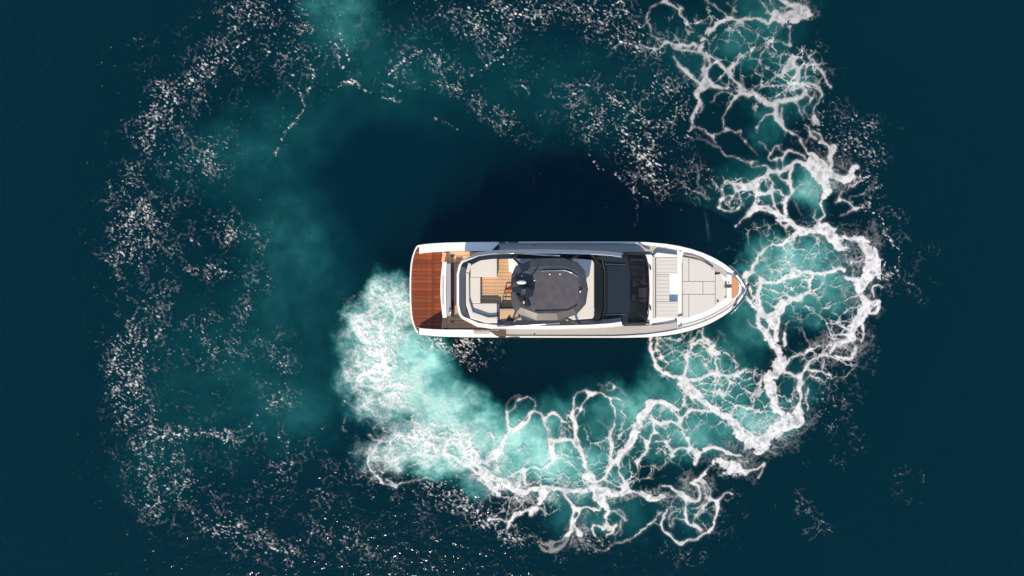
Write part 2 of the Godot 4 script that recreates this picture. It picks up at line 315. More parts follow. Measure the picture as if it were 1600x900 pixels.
	[3,3,3, 793,645,795,642,803,636,806,628,812,625], [3,3,3, 793,646,793,655,794,665,796,672], [1,1,1, 791,644,793,632,800,622,812,617], [3,2,3, 812,625,822,622,832,624,836,630,836,636,833,642,826,648,818,656,812,664,804,670,798,672], [4,9,7, 832,645,828,652,822,660,812,666,800,674,792,682,786,692,782,702,774,712], [3,4,4, 832,646,838,645,844,648,848,652,853,653], [5,5,3, 853,653,860,647,868,647,875,650,880,656,886,660,889,666], [2,2,2, 880,656,878,664,876,674,874,684], [2,2,2, 878,676,884,671,892,667], [4,4,8, 852,654,853,664,856,674,858,684,862,696,862,708], [1,2,1, 858,664,860,674,862,684], [8,7,6, 860,688,870,687,882,686,892,688,900,692,906,700,908,708],
	[4,6,7, 888,648,896,660,898,670,900,680,902,690], [2,3,3, 894,646,900,660,902,670], [3,4,4, 894,644,895,630,898,622,904,614,912,611,920,612,924,616,932,614,938,614,944,618,951,622,956,632,961,640,962,648,960,660,957,670,954,680,955,692,955,706], [5,3,3, 924,616,916,624,910,632,908,638,904,644,901,652], [3,2,2, 908,638,900,638,896,644,895,652], [5,6,4, 918,613,924,615,930,614], [3,3,2, 953,622,962,623,970,626,973,634,972,644,976,652,974,662,970,672,966,682,962,692], [2,2,1, 954,684,946,686,940,690,936,695], [2,1,1, 953,676,948,668,940,660,932,654], [2,2,2, 936,600,942,602,942,608], [2,2,2, 948,602,954,598,960,604,956,610,948,610], [2,2,2, 960,604,968,608,974,614,980,620],
	[8,9,5, 862,690,863,702,862,712,862,722,856,730], [4,3,3, 866,716,876,716,884,720,894,724,902,734,908,742], [3,2,2, 864,713,874,712,884,710,892,706,894,702], [7,6,5, 900,690,906,700,910,712,914,724,918,734,922,742], [6,7,7, 955,690,955,704,955,716,954,726,952,734,948,742,940,748,932,752], [8,14,4, 994,672,988,688,980,698,972,706,966,716,958,724], [7,5,5, 967,716,967,728,967,738,972,748,976,756,978,764], [4,3,2, 976,758,984,754,992,750,996,748], [4,4,4, 946,750,956,754,964,760,972,760], [10,14,10, 914,746,920,744,926,750], [4,3,2, 996,720,998,732,998,744], [5,8,5, 992,720,996,722,1000,720], [5,5,5, 1010,692,1010,704,1004,712,998,718],
	[2,2,2, 1053,714,1046,720,1040,725,1030,728,1022,732,1018,740,1016,748], [7,13,9, 850,764,875,764,900,768,925,764,945,768,965,772,985,768,1005,773,1020,777,1036,778], [6,7,5, 928,758,938,764,950,770,958,775],
	[5,6,5, 686,678,696,676,708,680,718,682,722,692,734,698,744,706,752,718], [6,7,8, 700,708,712,714,724,724,738,732,750,742,760,752,768,760], [3,3,3, 655,708,664,698,672,690,680,682], [3,4,4, 628,726,640,728,650,724,660,722,676,716], [3,4,3, 590,718,606,722,622,712,632,708,646,706], [2,3,3, 596,690,612,688,624,692,636,700], [2,3,2, 593,708,600,700,612,698,622,706], [4,6,4, 574,704,576,716,578,730,588,744,604,756,618,760], [3,3,2, 604,750,616,756,630,754,650,750,668,748,684,754], [3,3,3, 576,680,584,686,594,694], [4,5,4, 640,712,660,708,680,712,700,710],
	[11,12,7, 782,700,776,708,766,716,758,722], [4,4,2, 771,704,772,690,770,680,766,672,762,660], [2,2,2, 772,682,760,676,748,672,736,676,724,684], [5,5,4, 776,718,778,732,782,740], [3,2,2, 784,706,790,714,796,722,806,720], [3,3,3, 800,672,796,664,794,650], [3,2,2, 786,696,796,692,804,686,810,678,811,672], [4,4,3, 800,744,808,738,818,732,824,734,832,731,846,732,854,728,858,724], [7,7,4, 820,734,820,742,819,750,824,758], [3,3,3, 796,736,802,744], [2,2,2, 790,724,788,732,784,738], [8,11,9, 738,722,752,732,764,742,776,747,784,752,796,760,806,766,820,768,834,764,852,763], [8,8,9, 752,736,758,748,762,756,770,764,780,772], [2,2,2, 845,738,842,750], [2,2,2, 856,732,862,744,864,754],
	[14,13,5, 856,764,850,770,846,780,840,790,834,798,828,804], [12,8,5, 836,794,822,798,812,802,804,806,798,814,794,822,790,832], [4,4,4, 763,812,774,812,786,812,794,816], [5,5,5, 856,764,868,764,880,768,886,778,892,786,896,796,895,806,893,816,892,824], [5,5,5, 892,824,888,834,880,842,870,846,862,850], [6,7,5, 892,832,884,846,874,856,862,862,850,858,842,852], [6,6,6, 862,848,862,860], [4,4,4, 842,846,852,850,862,852], [5,6,5, 894,790,903,800,900,810,896,818], [6,12,6, 900,822,906,834,908,846], [3,4,3, 790,842,802,846,812,844,822,840,830,838,840,840], [20,8,8, 934,774,943,786,947,800,948,812,950,822], [8,5,3, 950,824,942,826,934,822,928,820,926,830,930,838,934,842], [8,8,4, 948,820,956,826,962,822,958,832,948,836], [4,5,5, 902,796,914,794,928,794,938,798], [1,2,1, 916,800,912,808,909,816],
	[4,3,2, 950,800,960,798,970,806,978,814], [2,2,2, 966,796,974,802,980,812], [2,2,2, 968,816,970,830,970,838], [3,4,4, 906,844,920,852,932,858,946,860,958,852,966,848,980,844,990,838,998,832,1008,824,1018,816,1026,808,1034,800], [4,5,5, 1042,796,1037,806,1034,816,1034,824,1040,832,1050,840,1058,846,1065,850], [5,6,5, 1065,850,1074,846,1086,842,1098,836,1110,826,1116,816,1120,802,1121,790,1120,782,1112,780,1106,778], [5,7,7, 1034,760,1044,760,1054,764,1062,772,1072,776,1080,782], [3,4,5, 1050,792,1052,780,1060,775,1074,778], [5,5,8, 1072,780,1072,792,1072,806,1076,818,1086,822,1096,830], [3,3,3, 1048,822,1044,812,1050,802,1060,798], [2,3,3, 1052,822,1053,810,1066,812,1076,816], [3,3,3, 1084,816,1088,804,1096,796,1102,788], [2,2,2, 1100,793,1108,800,1112,804], [3,3,3, 1090,750,1100,758,1103,770,1100,782,1092,792,1080,796], [3,3,2, 1098,750,1107,760,1110,772,1106,784,1100,794], [6,6,4, 1080,756,1090,760,1094,770,1090,780,1080,784], [5,5,4, 1086,752,1094,744,1102,738], [4,4,3, 1120,782,1128,778,1134,770,1144,772],
	[4,5,5, 638,482,628,484,622,490,616,500,610,510,604,516,596,522,590,528], [3,3,3, 610,512,614,526,612,540], [1,2,1, 570,470,576,456,582,446,590,440,600,438], [4,4,3, 612,546,618,560,619,572,614,584], [3,5,4, 629,578,628,590,622,602,614,612,606,620], [2,3,3, 548,614,556,612,566,618,576,626,590,632,602,634], [2,3,3, 634,622,642,634,646,650,650,664], [6,9,6, 578,590,588,593,600,592,612,596], [8,12,6, 590,546,598,556,602,566,606,572], [2,2,2, 680,622,690,621,698,628,694,638,688,644], [2,2,2, 644,562,652,554,664,548,674,542], [2,2,2, 720,622,726,614,736,612], [4,5,4, 566,600,580,604,596,612,612,618], [5,6,4, 556,520,566,530,578,540,586,552], [4,5,4, 584,520,586,534,592,546], [5,7,4, 606,466,614,462,624,462,634,456], [4,5,4, 604,480,614,470,628,470],
	[1,2,1, 532,620,540,628,548,634], [2,3,2, 352,92,362,84,372,74,388,62,402,52], [2,3,3, 414,80,430,84,448,88,464,92,480,94,490,112,488,130,478,146], [1,2,1, 470,146,474,170,462,190,446,206,436,226,430,244], [2,3,2, 520,60,528,80,532,100,546,116,556,128], [3,3,2, 532,52,540,74,546,96], [2,3,2, 530,136,540,128,556,130,566,140,580,144], [2,3,2, 604,124,614,112,626,100,640,90,654,82,668,78,678,82,690,92],
	[2,3,2, 676,82,684,96,688,112,696,126,708,138,722,142,740,140], [1,2,1, 736,118,748,112,760,104,772,96,780,92,786,100,796,102], [2,3,2, 780,92,792,82,798,72], [1,2,1, 816,134,822,140,828,146], [2,2,1, 680,186,692,192,706,198,716,204], [2,2,1, 606,132,618,138,630,144], [1,2,2, 596,152,612,154,628,160], [2,3,2, 808,28,818,20,822,8,828,-8], [1,2,1, 800,30,812,26,822,26],
	[1,2,1, 306,252,318,246,330,256,340,264,352,262], [2,2,2, 332,344,346,346,358,354,372,366,388,372,400,364,396,350], [1,2,1, 290,370,306,378,320,386], [1,2,1, 294,424,310,418,330,416,352,424,372,432], [1,2,1, 230,676,250,676,274,678,300,680,324,676,346,684,368,690], [1,2,1, 390,668,400,650,414,640,428,628,442,628], [2,2,2, 326,810,338,818,352,830,366,842,378,858], [2,2,2, 398,852,416,854,434,860,450,864,466,870],
	[1,3,2, 936,140,952,150,966,160,978,170], [2,3,3, 956,196,968,204,978,214,988,228,998,244,1004,258], [2,3,2, 990,224,1006,232,1020,246,1032,260,1042,278,1046,300], [2,3,2, 962,270,972,282,984,292,998,302,1012,308], [1,2,1, 930,188,928,200,924,214], [1,2,1, 920,242,930,258,944,268], [2,3,2, 1062,284,1074,294,1090,302,1108,312], [2,2,2, 1086,258,1092,270,1090,286,1100,298], [1,2,1, 1100,330,1104,345,1106,360,1108,376], [1,2,1, 990,300,996,330,994,352],
]

# soft patches: plan place, two radii, turn in degrees, amount
const WASH := [[612,470,40,34,-20,.8],[590,515,50,40,0,.9],[585,560,40,50,0,.95],[600,610,55,45,20,.9],[650,700,75,30,-5,.85],[720,700,60,30,20,.8],[760,745,50,22,30,.7],[605,715,35,30,0,.7],[560,510,26,22,0,.6],[645,620,40,50,0,.35],[800,770,50,20,10,.6],[900,770,80,14,0,.6],[1000,775,60,12,0,.5],[1240,20,35,16,0,.5],[1290,275,35,35,0,.55],[1340,390,40,30,40,.5],[1345,470,25,40,0,.5],[1315,540,35,25,0,.6],[1200,680,60,30,-25,.6],[1145,728,40,18,10,.55],[1088,770,24,24,0,.5],[905,835,16,20,0,.5],[700,650,50,40,0,.3]]
const LACE := [[1100,60,120,70,0,.35],[1200,120,80,60,0,.4],[1170,300,70,40,0,.5],[1210,400,90,60,0,.42],[1270,400,70,50,0,.42],[1280,470,70,50,0,.4],[1215,455,50,30,0,.4],[1080,560,70,50,0,.62],[1150,630,80,50,20,.66],[1060,670,80,50,0,.55],[940,690,50,50,0,.5],[870,690,40,50,0,.3],[820,720,90,50,20,.5],[1000,730,80,30,0,.5],[900,750,100,16,0,.8],[800,785,60,30,0,.8],[1290,580,60,50,0,.6],[1075,800,50,45,0,.5],[960,815,40,35,0,.3],[700,660,60,40,0,.4],[1310,520,40,40,0,.8],[1250,110,50,40,0,.6],[1330,300,40,40,0,.4],[865,800,40,35,0,.2],[1180,620,60,40,0,.7],[700,545,50,20,0,.7],[640,690,90,50,0,.6]]
const FLECK := [[380,20,60,30,0,.6],[345,85,40,30,-40,.8],[300,125,40,28,-40,.85],[255,160,34,30,0,.75],[225,215,36,40,0,.65],[270,190,45,40,0,.4],[300,260,70,40,0,.4],[200,300,28,50,0,.55],[330,240,30,26,0,.7],[215,350,45,50,0,.65],[190,400,30,45,10,.7],[250,345,40,40,0,.4],[365,365,50,26,15,.75],[260,400,50,20,0,.35],[330,425,55,14,0,.5],[395,440,30,30,0,.45],[240,460,40,24,0,.4],[240,510,45,35,0,.5],[380,490,18,30,0,.5],[200,560,40,50,0,.8],[340,520,50,30,0,.5],[350,560,40,24,0,.5],[260,555,25,15,0,.5],[430,560,36,44,0,.55],[200,630,40,50,0,.8],[300,680,80,14,3,.7],[240,680,40,30,0,.6],[360,685,40,14,0,.5],[430,625,35,20,-30,.5],[250,730,60,40,20,.65],[240,790,50,30,30,.6],[300,770,50,20,-15,.5],[330,815,40,26,35,.6],[370,840,40,30,35,.6],[460,700,50,16,20,.45],[440,740,40,20,20,.5],[410,760,30,12,30,.5],[510,790,40,14,30,.5],[440,860,70,20,12,.55],[540,750,40,30,40,.4],[520,840,60,25,20,.4],[600,870,60,20,20,.3],  # foam flecks; those at lower left also paint sun glints
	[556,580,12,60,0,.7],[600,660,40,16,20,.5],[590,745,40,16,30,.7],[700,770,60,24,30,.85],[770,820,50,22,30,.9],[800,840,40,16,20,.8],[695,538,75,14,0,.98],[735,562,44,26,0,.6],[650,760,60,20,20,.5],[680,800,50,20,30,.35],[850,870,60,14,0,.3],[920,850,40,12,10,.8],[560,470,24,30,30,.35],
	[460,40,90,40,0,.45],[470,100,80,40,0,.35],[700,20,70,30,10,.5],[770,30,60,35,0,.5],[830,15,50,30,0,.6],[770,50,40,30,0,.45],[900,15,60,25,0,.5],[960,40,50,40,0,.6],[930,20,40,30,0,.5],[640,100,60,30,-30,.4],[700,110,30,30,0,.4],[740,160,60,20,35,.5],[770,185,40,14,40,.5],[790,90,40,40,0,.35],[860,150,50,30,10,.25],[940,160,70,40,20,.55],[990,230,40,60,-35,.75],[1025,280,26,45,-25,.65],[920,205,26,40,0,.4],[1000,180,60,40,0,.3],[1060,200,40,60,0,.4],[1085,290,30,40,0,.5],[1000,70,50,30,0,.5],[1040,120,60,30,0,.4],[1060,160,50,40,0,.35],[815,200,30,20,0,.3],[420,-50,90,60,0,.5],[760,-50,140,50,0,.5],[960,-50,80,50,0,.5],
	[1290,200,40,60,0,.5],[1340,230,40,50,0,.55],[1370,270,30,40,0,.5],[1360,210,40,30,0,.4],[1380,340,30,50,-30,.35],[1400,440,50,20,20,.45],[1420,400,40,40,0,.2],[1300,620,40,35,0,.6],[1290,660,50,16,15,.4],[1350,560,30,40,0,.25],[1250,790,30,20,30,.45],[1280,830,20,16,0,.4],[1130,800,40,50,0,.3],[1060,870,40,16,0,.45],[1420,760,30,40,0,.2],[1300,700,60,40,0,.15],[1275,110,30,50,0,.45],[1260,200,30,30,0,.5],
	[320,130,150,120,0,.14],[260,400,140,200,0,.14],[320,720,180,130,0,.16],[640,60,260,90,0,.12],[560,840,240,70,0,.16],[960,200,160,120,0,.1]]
const AIR := [[610,470,38,40,-20,.95],[590,530,55,45,0,1],[605,600,65,60,0,1],[660,580,50,60,0,.85],[690,650,70,50,0,.85],[560,500,26,20,0,.9],[770,680,90,45,10,.8],[830,720,90,50,10,.65],[620,710,55,30,0,.8],[700,710,80,35,0,.8],[740,760,50,20,20,.5],[900,740,80,40,0,.5],[930,680,70,70,0,.3],[860,650,40,30,0,.3],[1000,640,60,40,0,.55],
	[1080,570,65,45,0,.46],[1130,640,90,60,20,.5],[1060,690,70,40,0,.44],[1200,660,50,30,0,.5],[1200,400,44,40,0,.34],[1225,420,56,45,0,.40],[1270,400,60,45,0,.45],[1290,460,60,45,0,.46],[1180,480,40,60,0,.38],[1230,480,60,40,0,.28],[1270,300,30,40,0,.55],[1200,290,80,40,0,.3],[1240,130,40,40,0,.35],[1200,190,30,40,0,.3],[1190,60,60,50,0,.28],[1090,80,80,60,0,.18],[1250,600,40,40,0,.25],[900,800,50,40,0,.3],[1070,800,45,45,0,.25],[970,810,50,40,0,.25],[1150,540,60,50,0,.2],[1200,-40,80,60,0,.3],
	[530,20,60,60,0,.28],[560,110,120,80,0,.14],[440,210,90,60,0,.18],[330,250,80,60,0,.14],[440,330,80,80,0,.16],[460,420,80,90,0,.13],[380,620,160,120,0,.1],[460,650,60,50,0,.14],[700,110,140,90,0,.1],[900,150,120,80,0,.12],[480,520,120,150,0,.1],[1100,350,60,60,0,.12],[300,560,120,150,0,.08],[240,740,60,60,0,.1],[520,-50,90,60,0,.25]]

func patch_map(list: Array) -> PackedFloat32Array:
	var w := 256
	var h := 157
	var cell := 1800.0 / 256.0
	var a := PackedFloat32Array()
	a.resize(w * h)
	for e in list:
		var c := cos(deg_to_rad(e[4]))
		var s := sin(deg_to_rad(e[4]))
		var r: float = maxf(e[2], e[3]) * 1.5
		for y in range(maxi(0, int((e[1] - r + 100) / cell)), mini(h, int((e[1] + r + 100) / cell) + 2)):
			for x in range(maxi(0, int((e[0] - r + 100) / cell)), mini(w, int((e[0] + r + 100) / cell) + 2)):
				var dx: float = (x + 0.5) * cell - 100 - e[0]
				var dy: float = (y + 0.5) * cell - 100 - e[1]
				var p: float = (dx * c + dy * s) / e[2]
				var q: float = (dy * c - dx * s) / e[3]
				var d := p * p + q * q
				if d < 2.25:
					var f := 1.0 - d / 2.25
					var g: float = e[5] * f * f * (1.0 + 0.55 * (1.0 - f))
					a[y * w + x] = 1.0 - (1.0 - a[y * w + x]) * (1.0 - minf(g, 1.0))
	var im := Image.create_from_data(w, h, false, Image.FORMAT_RF, a.to_byte_array())
	im.resize(W, H, Image.INTERPOLATE_CUBIC)
	return im.get_data().to_float32_array()

var bulk := PackedFloat32Array()   # half width of the broad banks of foam

func strand_map() -> PackedFloat32Array:   # how far inside a strand each texel lies, in plan units (negative outside)
	var a := PackedFloat32Array()
	a.resize(W * H)
	a.fill(-9.0)
	bulk.resize(W * H)
	var wob := noise(31, 0.022, FastNoiseLite.TYPE_SIMPLEX_SMOOTH, 2)
	var wid := noise(32, 0.022, FastNoiseLite.TYPE_SIMPLEX_SMOOTH, 2)
	for L in STRANDS:
		var n: int = (L.size() - 3) / 2
		var pts := PackedVector2Array()
		var lo := Vector2(9999, 9999)
		var hi := -lo
		for i in n:
			var p := Vector2(L[3 + i * 2], L[4 + i * 2])
			pts.append(p)
			lo = lo.min(p)
			hi = hi.max(p)
		# this strand alone, in a box of its own
		var grow: float = maxf(L[0], maxf(L[1], L[2])) * 0.8 + 12.0
		var x0 := maxi(0, int((lo.x - grow + 100.0) / TX))
		var y0 := maxi(0, int((lo.y - grow + 100.0) / TX))
		var x1 := mini(W, int((hi.x + grow + 100.0) / TX))
		var y1 := mini(H, int((hi.y + grow + 100.0) / TX))
		var bw := x1 - x0
		var bh := y1 - y0
		if bw <= 0 or bh <= 0: continue
		var one := PackedFloat32Array()
		one.resize(bw * bh)
		one.fill(-9.0)
		var wf: float = 3.0 / (0.8 + 0.14 * L[1])
		for i in n - 1:
			var p0 := pts[maxi(i - 1, 0)]
			var p1 := pts[i]
			var p2 := pts[i + 1]
			var p3 := pts[mini(i + 2, n - 1)]
			var steps := maxi(1, int(p1.distance_to(p2) / 1.3))
			for k in steps:
				var t := float(k) / steps
				var g := (i + t) / (n - 1)
				var c := p1.cubic_interpolate(p2, p0, p3, t)
				var w: float = lerpf(L[0], L[1], g * 2) if g < 0.5 else lerpf(L[1], L[2], g * 2 - 1)
				c += Vector2(wob.get_noise_2d(c.x * 2.0, c.y * 2.0), wob.get_noise_2d(c.x * 2.0 + 900.0, c.y * 2.0)) * minf(3.4, 1.8 + w * 0.15)
				var r := w * 0.5 * (1.0 + (0.6 if w < 6 else 0.35) * wid.get_noise_2d(c.x * wf, c.y * wf)) - 0.7
				var cx := (c.x + 100.0) / TX - x0
				var cy := (c.y + 100.0) / TX - y0
				var rr := (r + 6.0) / TX
				for y in range(maxi(0, int(cy - rr)), mini(bh, int(cy + rr) + 1)):
					var o := y * bw
					var dy := (y - cy) * (y - cy)
					for x in range(maxi(0, int(cx - rr)), mini(bw, int(cx + rr) + 1)):
						var f := r - sqrt((x - cx) * (x - cx) + dy) * TX
						if f > one[o + x]:
							one[o + x] = f
		# joined to the others with a fillet where they meet, as foam films do
		var broad: float = maxf(L[0], maxf(L[1], L[2])) * 0.5
		for y in bh:
			var o := (y + y0) * W + x0
			for x in bw:
				var f := one[y * bw + x]
				if f > -8.0:
					var e := a[o + x]
					if broad > 5.5 and f > -3.0: bulk[o + x] = maxf(bulk[o + x], broad)
					var d := 6.0 - absf(e - f)
					a[o + x] = maxf(e, f) + (d * d / 24.0 if d > 0.0 and e > -8.0 else 0.0)
	return a

func noise_bytes(n: FastNoiseLite, normalize := true, sw := W, sh := H) -> PackedByteArray:
	var im := n.get_image(sw, sh, false, false, normalize)
	if sw != W or sh != H:
		im.resize(W, H, Image.INTERPOLATE_CUBIC)
	return im.get_data()

func web(seed_n: int, cell_px: float, warp: float) -> PackedByteArray:
	var n := FastNoiseLite.new()
	n.seed = seed_n
	n.noise_type = FastNoiseLite.TYPE_CELLULAR
	n.frequency = TX / cell_px
	n.fractal_type = FastNoiseLite.FRACTAL_NONE
	n.cellular_return_type = FastNoiseLite.RETURN_DISTANCE2_SUB
	n.cellular_jitter = 1.0
	n.domain_warp_enabled = true
	n.domain_warp_amplitude = warp / TX
	n.domain_warp_frequency = TX / (cell_px * 1.3)
	n.domain_warp_fractal_type = FastNoiseLite.DOMAIN_WARP_FRACTAL_PROGRESSIVE
	n.domain_warp_fractal_octaves = 3
	return noise_bytes(n, false)

func warped(seed_n: int, period: float, oct: int, fractal: int, warp: float, warp_period: float) -> FastNoiseLite:
	var n := noise(seed_n, TX / period, FastNoiseLite.TYPE_SIMPLEX_SMOOTH, oct, fractal)
	n.domain_warp_enabled = true
	n.domain_warp_amplitude = warp / TX
	n.domain_warp_frequency = TX / warp_period
	n.domain_warp_fractal_type = FastNoiseLite.DOMAIN_WARP_FRACTAL_PROGRESSIVE
	n.domain_warp_fractal_octaves = 3
	return n

var foam_a := PackedFloat32Array()     # foam cover 0..1
var foam_tex: ImageTexture
var air_tex: ImageTexture
var air_cover := PackedByteArray()

func make_fields() -> void:
	var wash := patch_map(WASH)
	var lace := patch_map(LACE)
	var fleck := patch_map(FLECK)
	var air := patch_map(AIR)
	var strand := strand_map()
	var w1 := web(41, 36.0, 22.0)
	var w2 := web(42, 19.0, 12.0)
	var fine := noise_bytes(noise(44, TX / 5.0, FastNoiseLite.TYPE_SIMPLEX_SMOOTH, 3))
	var slow := noise_bytes(noise(45, TX / 45.0, FastNoiseLite.TYPE_SIMPLEX_SMOOTH, 3))
	var mid := noise_bytes(warped(52, 15.0, 3, FastNoiseLite.FRACTAL_FBM, 8.0, 25.0))
	var ridge := noise_bytes(warped(46, 42.0, 4, FastNoiseLite.FRACTAL_RIDGED, 34.0, 70.0))
	var ridge2 := noise_bytes(warped(47, 20.0, 3, FastNoiseLite.FRACTAL_RIDGED, 20.0, 46.0))
	var curl := noise_bytes(warped(53, 13.0, 2, FastNoiseLite.FRACTAL_RIDGED, 9.0, 22.0))
	var bits := noise_bytes(warped(48, 4.6, 2, FastNoiseLite.FRACTAL_FBM, 4.0, 16.0), true, int(W * 0.55), H)
	var cloud := noise_bytes(warped(49, 60.0, 5, FastNoiseLite.FRACTAL_FBM, 40.0, 90.0))
	var wx := noise_bytes(noise(50, TX / 50.0, FastNoiseLite.TYPE_SIMPLEX_SMOOTH, 4))
	var wy := noise_bytes(noise(51, TX / 50.0, FastNoiseLite.TYPE_SIMPLEX_SMOOTH, 4))
	foam_a.resize(W * H)
	var fo := PackedByteArray()
	fo.resize(W * H * 4)
	var ao := PackedByteArray()
	ao.resize(W * H * 4)
	air_cover.resize(W * H)
	var q := 1.0 / 255.0
	for i in W * H:
		# warped look-up of the soft patches, so that their outlines are ragged
		var j := i + int((wx[i] - 128) * 0.16) + int((wy[i] - 128) * 0.16) * W
		if j < 0 or j >= W * H: j = i
		var A := 0.0
		var m := mid[i] * q
		var fn := fine[i] * q - 0.5
		var sl := slow[i] * q
		var i2 := i + 190 * W + 311
		if i2 >= W * H: i2 -= W * H
		var k2 := i + int((mid[i] - 128) * 0.024 + fn * 0.7) + int((mid[i2] - 128) * 0.024 + (fine[i2] * q - 0.5) * 0.7) * W
		if k2 < 0 or k2 >= W * H: k2 = i
		var s := strand[k2]
		var bk := bulk[k2]
		if bk > 0.0:   # broad banks fray into fingers and folds
			s -= 0.75 * bk * smoothstep(0.62, 0.20, ridge2[i] * q * 0.55 + ridge[i] * q * 0.45) + 0.20 * bk * (0.6 - m)
		var l := lace[j]
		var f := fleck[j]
		var cr := curl[i] * q
		var r2 := ridge2[i] * q
		if s > -5.0:
			var u := (i % W) * TX - 100.0   # old foam, away from the fresh wake, lies in loose flecks along its strand
			var v := (i / W) * TX - 100.0
			var loose := 0.0
			if u < 540.0 or (v < 350.0 and u < 1066.0 + (v - 120.0) * 0.12 and not (v < 130.0 and u > 1000.0)) or u > 1376.0 or (u > 1344.0 and v < 360.0): loose = 1.0
			elif v > 838.0 and u < 1030.0: loose = 0.6
			elif v > 520.0 and v < 600.0 and u < 780.0 and u > 640.0: loose = 0.6
			if s > -3.5 and loose < 1.0:
				var body := minf(0.84, 0.44 + 0.08 * maxf(s, 0.0) + 0.34 * sl)
				var b0 := smoothstep(-0.9, 1.2, s + fn * 0.7) * body
				var skirt := smoothstep(-3.5, 0.6, s) * 0.10
				if s > 0.8:   # thick foam is made of folded streaks, thin between them
					var thick := minf(1.0, (s - 0.8) * 0.35)
					b0 *= 1.0 - thick * (0.46 * smoothstep(0.70, 0.30, r2) + 0.20 * smoothstep(0.6, 0.3, m) + 0.34 * smoothstep(0.24, 0.10, r2 * 0.6 + cr * 0.4))
				A = maxf(b0, skirt) * (1.0 - loose) * lerpf(0.70, 1.0, smoothstep(190.0, 330.0, v))
			if loose > 0.0:
				f = maxf(f, smoothstep(-4.5, 0.3, s) * loose * 0.98)
		if l > 0.04:
			var near := 0.0
			if s > -6.0: near = (s + 6.0) / 6.0 * 0.3
			l = minf(1.0, l + near * minf(1.0, l * 3.0))
			var e1 := w1[i] * q * 2.0
			var e2 := w2[i] * q * 2.0
			var t1 := l * 1.0 + sl * 0.9 - 0.70
			var t2 := l * 1.1 + slow[i2] * q * 0.9 - 0.86
			if t1 > 0.0: A = maxf(A, (1.0 - smoothstep(0.012, 0.030 + 0.055 * t1, e1)) * minf(0.8, t1 * 1.5) * (0.45 + 0.7 * m))
			if t2 > 0.0: A = maxf(A, (1.0 - smoothstep(0.02, 0.05 + 0.08 * t2, e2)) * minf(0.7, t2 * 1.3) * (0.3 + 0.8 * mid[i2] * q))
		var w := wash[j]
		if w > 0.03:
			var r1 := ridge[i] * q
			var soft := smoothstep(0.44 - 0.20 * w, 0.92 - 0.10 * w, r1 + fn * 0.10)
			var thread := smoothstep(0.60 - 0.14 * w, 0.95, maxf(r2, cr * 0.92) + fn * 0.10)
			var milk := smoothstep(0.30, 0.80, cloud[i] * q)
			if (i % W) * TX > 960.0:   # older foam: streaks without milky water between
				milk *= 0.25
				soft *= 0.35 + 0.65 * thread
				thread = minf(1.0, thread * 1.6)
			A = maxf(A, minf(0.97, w * (0.12 * milk + 0.74 * soft * (0.6 + 0.4 * thread) + 0.68 * thread * (0.35 + 0.65 * milk))))
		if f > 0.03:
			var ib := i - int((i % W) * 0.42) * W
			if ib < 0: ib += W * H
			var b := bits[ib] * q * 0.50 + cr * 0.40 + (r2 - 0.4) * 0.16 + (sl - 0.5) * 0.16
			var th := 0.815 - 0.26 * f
			A = maxf(A, smoothstep(th, th + 0.11, b) * clampf(0.12 + 0.34 * f + 1.0 * (m - 0.38) + 0.5 * fn, 0.08, 0.95))  # the brightest flecks paint sun glints in among the foam
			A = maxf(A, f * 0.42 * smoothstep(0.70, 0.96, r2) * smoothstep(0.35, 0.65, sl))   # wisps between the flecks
		A = clampf(A, 0.0, 1.0)
		foam_a[i] = A
		var k := i * 4
		var whiteness := int(206 + 34 * A + fn * 12)
		fo[k] = mini(255, whiteness)
		fo[k + 1] = mini(255, whiteness + 1)
		fo[k + 2] = mini(255, whiteness + 1)
		fo[k + 3] = int(minf(1.0, A) * 250)
		# water full of fine bubbles
		var a := air[j]
		if a < 0.3: a *= 0.72 + a * 0.9
		if a > 0.004:
			var c := cloud[i] * q
			a = clampf(a * (0.62 + 0.75 * c) + 0.10 * fn * a + (ridge[i] * q - 0.4) * 0.28 * a, 0.0, 1.0)
			if s > -5.0: a = minf(1.0, a + 0.05 * (s + 5.0) * 0.2 * a)
			var g := a * a
			ao[k] = int(255 * pow(lerpf(0.0, 0.42, g * a * 0.6 + g * 0.3 + a * 0.06), 1 / 2.2))
			ao[k + 1] = int(255 * pow(lerpf(0.115, 0.76, a * 0.35 + g * 0.65), 1 / 2.2))
			ao[k + 2] = int(255 * pow(lerpf(0.13, 0.69, a * 0.35 + g * 0.65), 1 / 2.2))
			ao[k + 3] = int(255 * (1.0 - pow(1.0 - a, 1.5)) * 0.97)
			air_cover[i] = ao[k + 3]
		else:
			ao[k + 1] = 100; ao[k + 2] = 100
	foam_tex = ImageTexture.create_from_image(Image.create_from_data(W, H, false, Image.FORMAT_RGBA8, fo))
	air_tex = ImageTexture.create_from_image(Image.create_from_data(W, H, false, Image.FORMAT_RGBA8, ao))

func wave(x: float, z: float) -> float:
	return 0.012 * sin(x * 0.9 + z * 0.5 + 0.4) + 0.010 * sin(x * -0.6 + z * 1.3 + 2.0) + 0.008 * sin(x * 1.9 + z * 1.1 + 1.1) + 0.005 * sin(x * 1.4 - z * 2.7)

